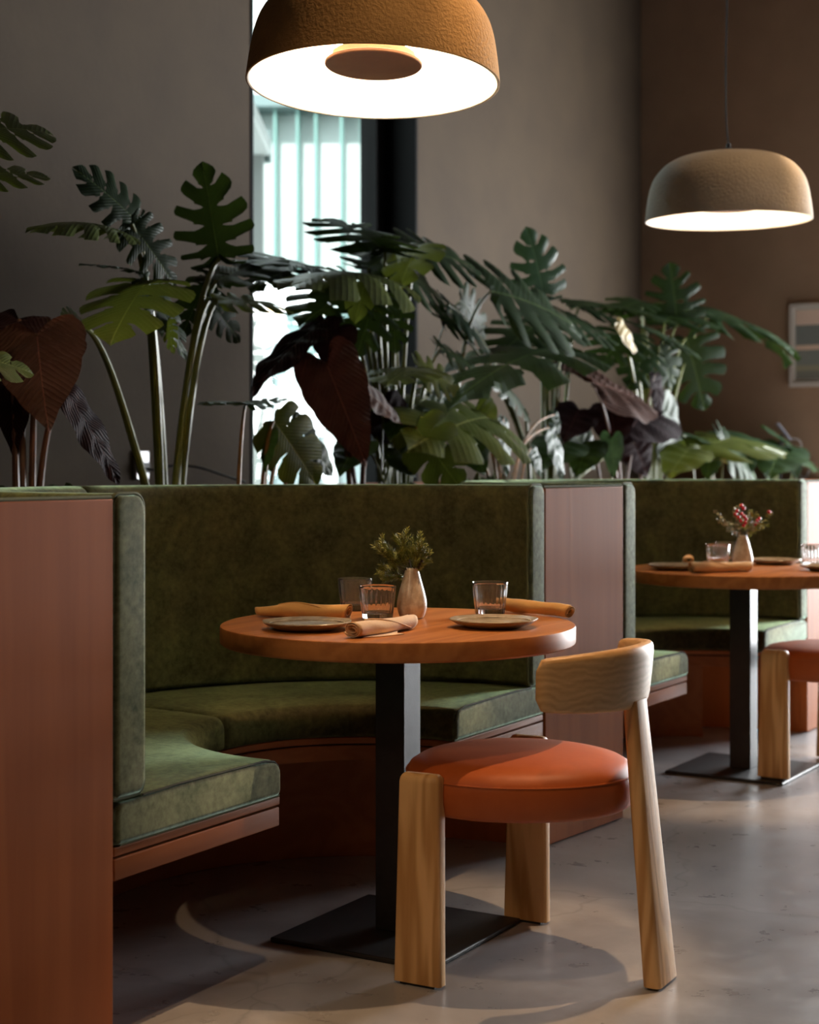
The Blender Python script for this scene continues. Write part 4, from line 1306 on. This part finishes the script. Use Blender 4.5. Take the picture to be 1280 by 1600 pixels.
plant('low_creeper', 'low leafy creeper along the rim behind the booth with red berries', 1140, 1.08, [
    (ol, (1090, 702), (1198, 692), 1.06, -0.04, 0.55, (-0.25, -0.75, 0.7), dict(droop=0.2, off=1120)),
    (mo, (1130, 694), (1182, 744), 1.05, -0.03, 0.7, (0.2, -0.8, 0.5), dict(off=1128)),
    (ol, (1078, 700), (1042, 748), 1.05, -0.03, 0.62, (-0.2, -0.9, 0.4), dict(kind='heart', off=1086)),
    (mo, (1228, 694), (1268, 730), 1.05, -0.03, 0.9, (-0.3, -0.8, 0.5), dict(kind='heart', off=1210)),
    (mo, (1222, 698), (1200, 748), 1.05, -0.03, 0.85, (-0.2, -0.9, 0.4), dict(kind='heart', off=1214)),
    (mo, (1160, 690), (1212, 700), 1.1, 0.0, 0.7, (0, -0.6, 0.8), dict(kind='heart', off=1160)),
    (mo, (1100, 690), (1070, 680), 1.12, 0.0, 0.7, (0, -0.6, 0.8), dict(kind='heart', off=1110)),
    (mo, (1110, 715), (1104, 750), 1.05, -0.02, 0.8, (0, -0.9, 0.4), dict(kind='heart', off=1112)),
    (mo, (1165, 715), (1160, 750), 1.05, -0.02, 0.8, (0, -0.9, 0.4), dict(kind='heart', off=1150)),
    (mo, (1240, 715), (1246, 750), 1.04, -0.02, 0.8, (0, -0.9, 0.4), dict(kind='heart', off=1236)),
], 'stem', r0=0.004)

plant('leafy_undergrowth_plant', 'dark leafy undergrowth filling in behind the wood partition', 890, 1.2, [
    (mo, (880, 690), (842, 735), 1.15, -0.02, 0.8, (-0.2, -0.9, 0.4), dict(kind='heart')),
    (mo, (900, 680), (930, 732), 1.15, -0.02, 0.8, (0.1, -0.9, 0.4), dict(kind='heart')),
    (mo, (920, 690), (900, 745), 1.12, -0.02, 0.8, (-0.1, -0.9, 0.3), dict(kind='heart')),
    (dp, (990, 690), (1012, 745), 1.12, -0.02, 0.9, (0.1, -0.9, 0.3), dict(kind='heart')),
    (mo, (1040, 680), (1075, 720), 1.16, -0.02, 0.9, (-0.1, -0.9, 0.4), dict(kind='heart')),
    (mo, (1030, 640), (1060, 690), 1.2, -0.02, 0.9, (-0.1, -0.9, 0.4), dict(kind='heart')),
], r0=0.004)
plant('leafy_undergrowth_plant', 'dark leafy undergrowth below the big dark monstera', 600, 1.22, [
    (mo, (560, 690), (530, 742), 1.16, -0.02, 0.8, (-0.2, -0.9, 0.4), dict(kind='heart')),
    (mo, (640, 640), (610, 690), 1.2, -0.02, 0.9, (-0.1, -0.9, 0.4), dict(kind='heart')),
    (mo, (620, 700), (650, 745), 1.14, -0.02, 0.8, (0.1, -0.9, 0.3), dict(kind='heart')),
    (mo, (668, 620), (700, 660), 1.22, -0.02, 0.9, (0.0, -0.9, 0.4), dict(kind='heart')),
    (dp, (600, 640), (640, 700), 1.24, -0.02, 0.9, (0.0, -0.9, 0.4), dict(kind='heart')),
    (mo, (720, 470), (760, 520), 1.40, 0.0, 0.9, (0.0, -0.9, 0.4), dict(off=640)),
    (mo, (690, 590), (660, 640), 1.3, 0.0, 0.9, (0.0, -0.9, 0.4), dict(off=640)),
], r0=0.004)

# dry leaves on the soil beside the outlet
rnd = random.Random(9)
for i, (px, v) in enumerate(((20, 1.07), (178, 1.09), (205, 1.12), (300, 1.08), (150, 1.14), (588, 1.06))):
    p = at(px, 752, v)
    mb = leaf_local(0.085, 0.06, 'heart', rnd, 0.25, -0.25, 0.5)
    lo = min(q.z for q in mb.v)
    rz = Matrix.Rotation(rnd.uniform(0, 6), 4, 'Z')
    mb.v = [rz @ Vector((q.x, q.y - 0.04, q.z - lo)) for q in mb.v]
    o = mb.build('dry_leaf', M['dry'], None, 70, weld=True, loc=(p.x, p.y, SOIL + 0.012))
    tag(o, ('curled dry brown leaf under the edge-on wine leaves', 'curled dry leaf on the soil near the outlet', 'dry leaf beside the stalks of the tall monstera', 'dry leaf by the black cable', 'dry leaf behind the drooping wine leaf', 'dry leaf on the moss below the crinkled wine leaf')[i], 'leaf', 'fallen dry leaves')

# outlet with plug and cable
op = at(222, 727, VWALL - 0.014)
t = thing('power_outlet', 'steel wall outlet with a black plug, low behind the tall monstera', 'outlet', op, ROW)
MB().box((-0.042, -0.006, -0.062), (0.042, 0.012, 0.062)).build('cover_plate', M['steel'], t, 0, bevel=0.003)
MB().box((-0.026, -0.030, -0.032), (0.020, -0.006, 0.012)).build('plug', M['black_metal'], t, 0, bevel=0.004)
MB().tube(hermite([(-0.003, -0.028, -0.012), (0.03, -0.05, -0.02), (0.12, -0.08, 0.0), (0.22, -0.14, -0.01), (0.34, -0.2, -0.05), (0.42, -0.24, -0.075)], 30), 0.005, 8).build('cord', M['black_metal'], t)

# small tilted panel on a bracket, with its pale cable
dpos = at(1222, 745, 1.3)
t = thing('tilted_panel', 'small tilted grey panel on a black bracket above the creeper', 'device', Vector((dpos.x, dpos.y, SOIL)), 0)
pz = at(1228, 675, 1.3).z - SOIL
rm = Matrix.Translation((0.012, 0, pz)) @ Matrix.Rotation(R(52), 4, 'Y')
MB().box((-0.075, -0.035, -0.006), (0.075, 0.035, 0.006), rm).build('panel', M['device'], t, 0, bevel=0.002)
MB().tube([(-0.01, 0.01, -0.01), (-0.012, 0.01, pz * 0.6), (0.0, 0.005, pz - 0.02)], 0.013, 10).build('bracket', M['black_metal'], t)
MB().tube(hermite([(0.05, 0, pz - 0.06), (0.09, -0.01, pz - 0.05), (0.13, -0.02, pz - 0.09), (0.12, -0.02, 0.06), (0.16, -0.03, 0.03), (0.19, -0.04, 0.10), (0.21, -0.04, 0.13)], 30), 0.004, 8).build('cable', M['cable_pale'], t)

# framed picture on the end wall
r0 = (1235 - 640) / FPX
bx = P0 + D1 * UEND
vv = (bx.x - r0 * bx.y) / (r0 * D2.y - D2.x)
fy = (bx + D2 * vv).y
zt, zb = EYE + (HOR - 476) * fy / FPX, EYE + (HOR - 605) * fy / FPX
FH, FW = zt - zb, 0.42
t = thing('framed_picture', 'pale framed picture with banded landscape on the brown end wall', 'picture', W(UEND - 0.004, vv - FW / 2, zb), ROW - R(90))
# local x runs towards -v (to the viewer's side), local y towards +u
def fr(x0, x1, z0, z1, y0, y1, name, mat, bev=0.0):
    return MB().box((x0, y0, z0), (x1, y1, z1)).build(name, M[mat], t, 0, bevel=bev)
hw, bd = FW / 2, 0.032
fr(-hw, hw, 0, bd, -0.026, 0, 'frame_rail', 'frame_white', 0.002)
fr(-hw, hw, FH - bd, FH, -0.026, 0, 'frame_rail', 'frame_white', 0.002)
fr(-hw, -hw + bd, bd, FH - bd, -0.026, 0, 'frame_stile', 'frame_white', 0.002)
fr(hw - bd, hw, bd, FH - bd, -0.026, 0, 'frame_stile', 'frame_white', 0.002)
fr(-hw + bd, hw - bd, bd, FH - bd, -0.008, -0.002, 'mount', 'mat_white')
m, nt, b = new_mat('banded_print')
tc = node(nt, 'ShaderNodeTexCoord')
sx = node(nt, 'ShaderNodeSeparateXYZ')
nt.links.new(tc.outputs['Generated'], sx.inputs[0])
rr = node(nt, 'ShaderNodeValToRGB')
rr.color_ramp.interpolation = 'CONSTANT'
els = [(0.0, (0.16, 0.14, 0.10)), (0.12, (0.24, 0.21, 0.12)), (0.2, (0.17, 0.165, 0.13)), (0.42, (0.62, 0.42, 0.29)), (0.49, (0.15, 0.15, 0.125)), (0.78, (0.66, 0.47, 0.35))]
while len(rr.color_ramp.elements) < len(els):
    rr.color_ramp.elements.new(0.5)
for e, (p, c) in zip(rr.color_ramp.elements, els):
    e.position, e.color = p, (*c, 1)
nt.links.new(sx.outputs['Z'], rr.inputs['Fac'])
nt.links.new(rr.outputs['Color'], b.inputs['Base Color'])
b.inputs['Roughness'].default_value = 0.3
M['print'] = m
fr(-hw + bd + 0.012, hw - bd - 0.012, bd + 0.02, FH - bd - 0.012, -0.0095, -0.008, 'print', 'print')

# ------------------------------------------------------------------ outside the window
struct(MB().box((-30, -30, -0.30), (30, 45, -0.15)).build('ground_outside', M['paving'], smooth=0))
FY = 19.0
t = thing('street_building', 'bright glass office facade with vertical fins beyond the window', 'building', (0, FY, -0.15))
BX0, BX1 = -9.0, 5.0
MB().box((BX0, 0.35, 0), (BX1, 3.0, 13.0)).build('wall', M['facade'], t, 0)
for z0, z1 in ((1.95, 2.15), (3.22, 3.42), (5.75, 5.95), (9.2, 9.4)):
    MB().box((BX0, -0.05, z0), (BX1, 0.35, z1)).build('floor_slab', M['facade'], t, 0)
MB().box((BX0, -0.12, 5.6), (BX1, 0.35, 5.75)).build('sunshade', M['facade_dark'], t, 0)
def pieces(name, mesh_of, spots):
    first = None
    for loc in spots:
        if first is None:
            first = o = mesh_of().build(name, M[mesh_of.mat], t, 0)
        else:
            o = first.copy(); COL.objects.link(o); o.parent = t
        o.location = loc
rnd = random.Random(2)
xs, x, k = [], BX0 + 0.1, 0
while x < BX1 - 0.1:
    xs.append(x)
    x += (0.27, 0.22, 0.31, 0.24)[k % 4]
    k += 1
def fin(): return MB().box((-0.017, 0.0, 0), (0.017, 0.30, 2.18))
fin.mat = 'fin'
pieces('fin', fin, [(x, 0, 3.42) for x in xs] )
def upper(): return MB().box((-0.4, 0.25, 0), (0.4, 0.348, 2.6))
upper.mat = 'facade_glass'
pieces('upper_window', upper, [(BX0 + 0.6 + 1.0 * i, 0, 6.3) for i in range(13)])
def tall(): return MB().box((-0.10, 0.30, 0), (0.10, 0.348, 0.55))
tall.mat = 'facade_pale'
pieces('window_pane', tall, [(x + 0.13, 0, 3.44 + rnd.choice((0, 0.05, 0.2))) for x in xs if rnd.random() < 0.55])
def low(): return MB().box((-0.15, 0.27, 0), (0.15, 0.348, 0.45))
low.mat = 'facade_pale'
pieces('balcony_pane', low, [(BX0 + 0.3 + 0.36 * i, 0, 2.2 + 0.5 * j) for i in range(38) for j in range(2) if rnd.random() < 0.7])
def shop(): return MB().box((-0.38, 0.22, 0), (0.38, 0.348, 1.75))
shop.mat = 'facade_shop'
pieces('shop_window', shop, [(BX0 + 0.55 + i, 0, 0.1) for i in range(13)])
def pil(): return MB().box((-0.06, -0.04, 0), (0.06, 0.35, 1.95))
pil.mat = 'facade'
pieces('pillar', pil, [(BX0 + 0.07 + i, 0, 0) for i in range(14)])
t = thing('canopy', 'grey outdoor canopy edge high outside the window', 'canopy', (-0.8, 10.6, 0))
MB().box((-7.2, 0.3, 3.62), (-0.3, 1.9, 3.72)).build('soffit', M['canopy'], t, 0)
MB().box((-7.2, 1.9, 3.55), (-0.3, 1.98, 3.80)).build('fascia', M['facade_dark'], t, 0)
for i in range(12):
    MB().box((-7.2, 0.34 + i * 0.13, 3.585), (-0.3, 0.40 + i * 0.13, 3.62)).build('slat', M['facade'], t, 0)
for xx in (-7.0, -0.4):
    MB().box((xx - 0.05, 1.8, -0.15), (xx + 0.05, 1.9, 3.62)).build('post', M['canopy'], t, 0)
t = thing('street_lantern', 'twin warm street lamps glowing outside the window', 'lamp', (-1.42, 16.5, -0.15))
MB().tube([(0, 0, 0), (0, 0, 2.95)], 0.03, 10).build('post', M['facade_dark'], t)
MB().tube([(-0.05, 0, 2.86), (0.05, 0, 2.86)], 0.015, 8).build('arm', M['facade_dark'], t)
for xx in (-0.05, 0.05):
    MB().lathe([(0.03 * math.sin(math.pi * k / 8), 2.90 - 0.03 * math.cos(math.pi * k / 8)) for k in range(9)], 12, Matrix.Translation((xx, 0, 0))).build('globe', M['bulb_out'], t)
t = thing('outdoor_armchair', 'dark rounded outdoor armchair beyond the glass, behind the low plants', 'chair', (-0.78, 11.9, -0.15))
lps = []
for i in range(25):
    a = R(-110 + 220 * i / 24 + 90)
    h = 1.05 - 0.30 * abs(i - 12) / 12
    lps.append([(0.40 * math.cos(a), 0.40 * math.sin(a), 0.30), (0.47 * math.cos(a), 0.47 * math.sin(a), 0.32), (0.49 * math.cos(a), 0.49 * math.sin(a), h), (0.43 * math.cos(a), 0.43 * math.sin(a), h)])
MB().loops(lps).build('shell', M['outdoor'], t, 50)
MB().lathe([(0, 0.32), (0.38, 0.32), (0.40, 0.36), (0.40, 0.44), (0.37, 0.47), (0, 0.48)], 32).build('seat', M['outdoor'], t, 40)
for a in (45, 135, 225, 315):
    MB().tube([(0.3 * math.cos(R(a)), 0.3 * math.sin(R(a)), 0.33), (0.38 * math.cos(R(a)), 0.38 * math.sin(R(a)), 0.0)], 0.016, 8).build('leg', M['black_metal'], t)
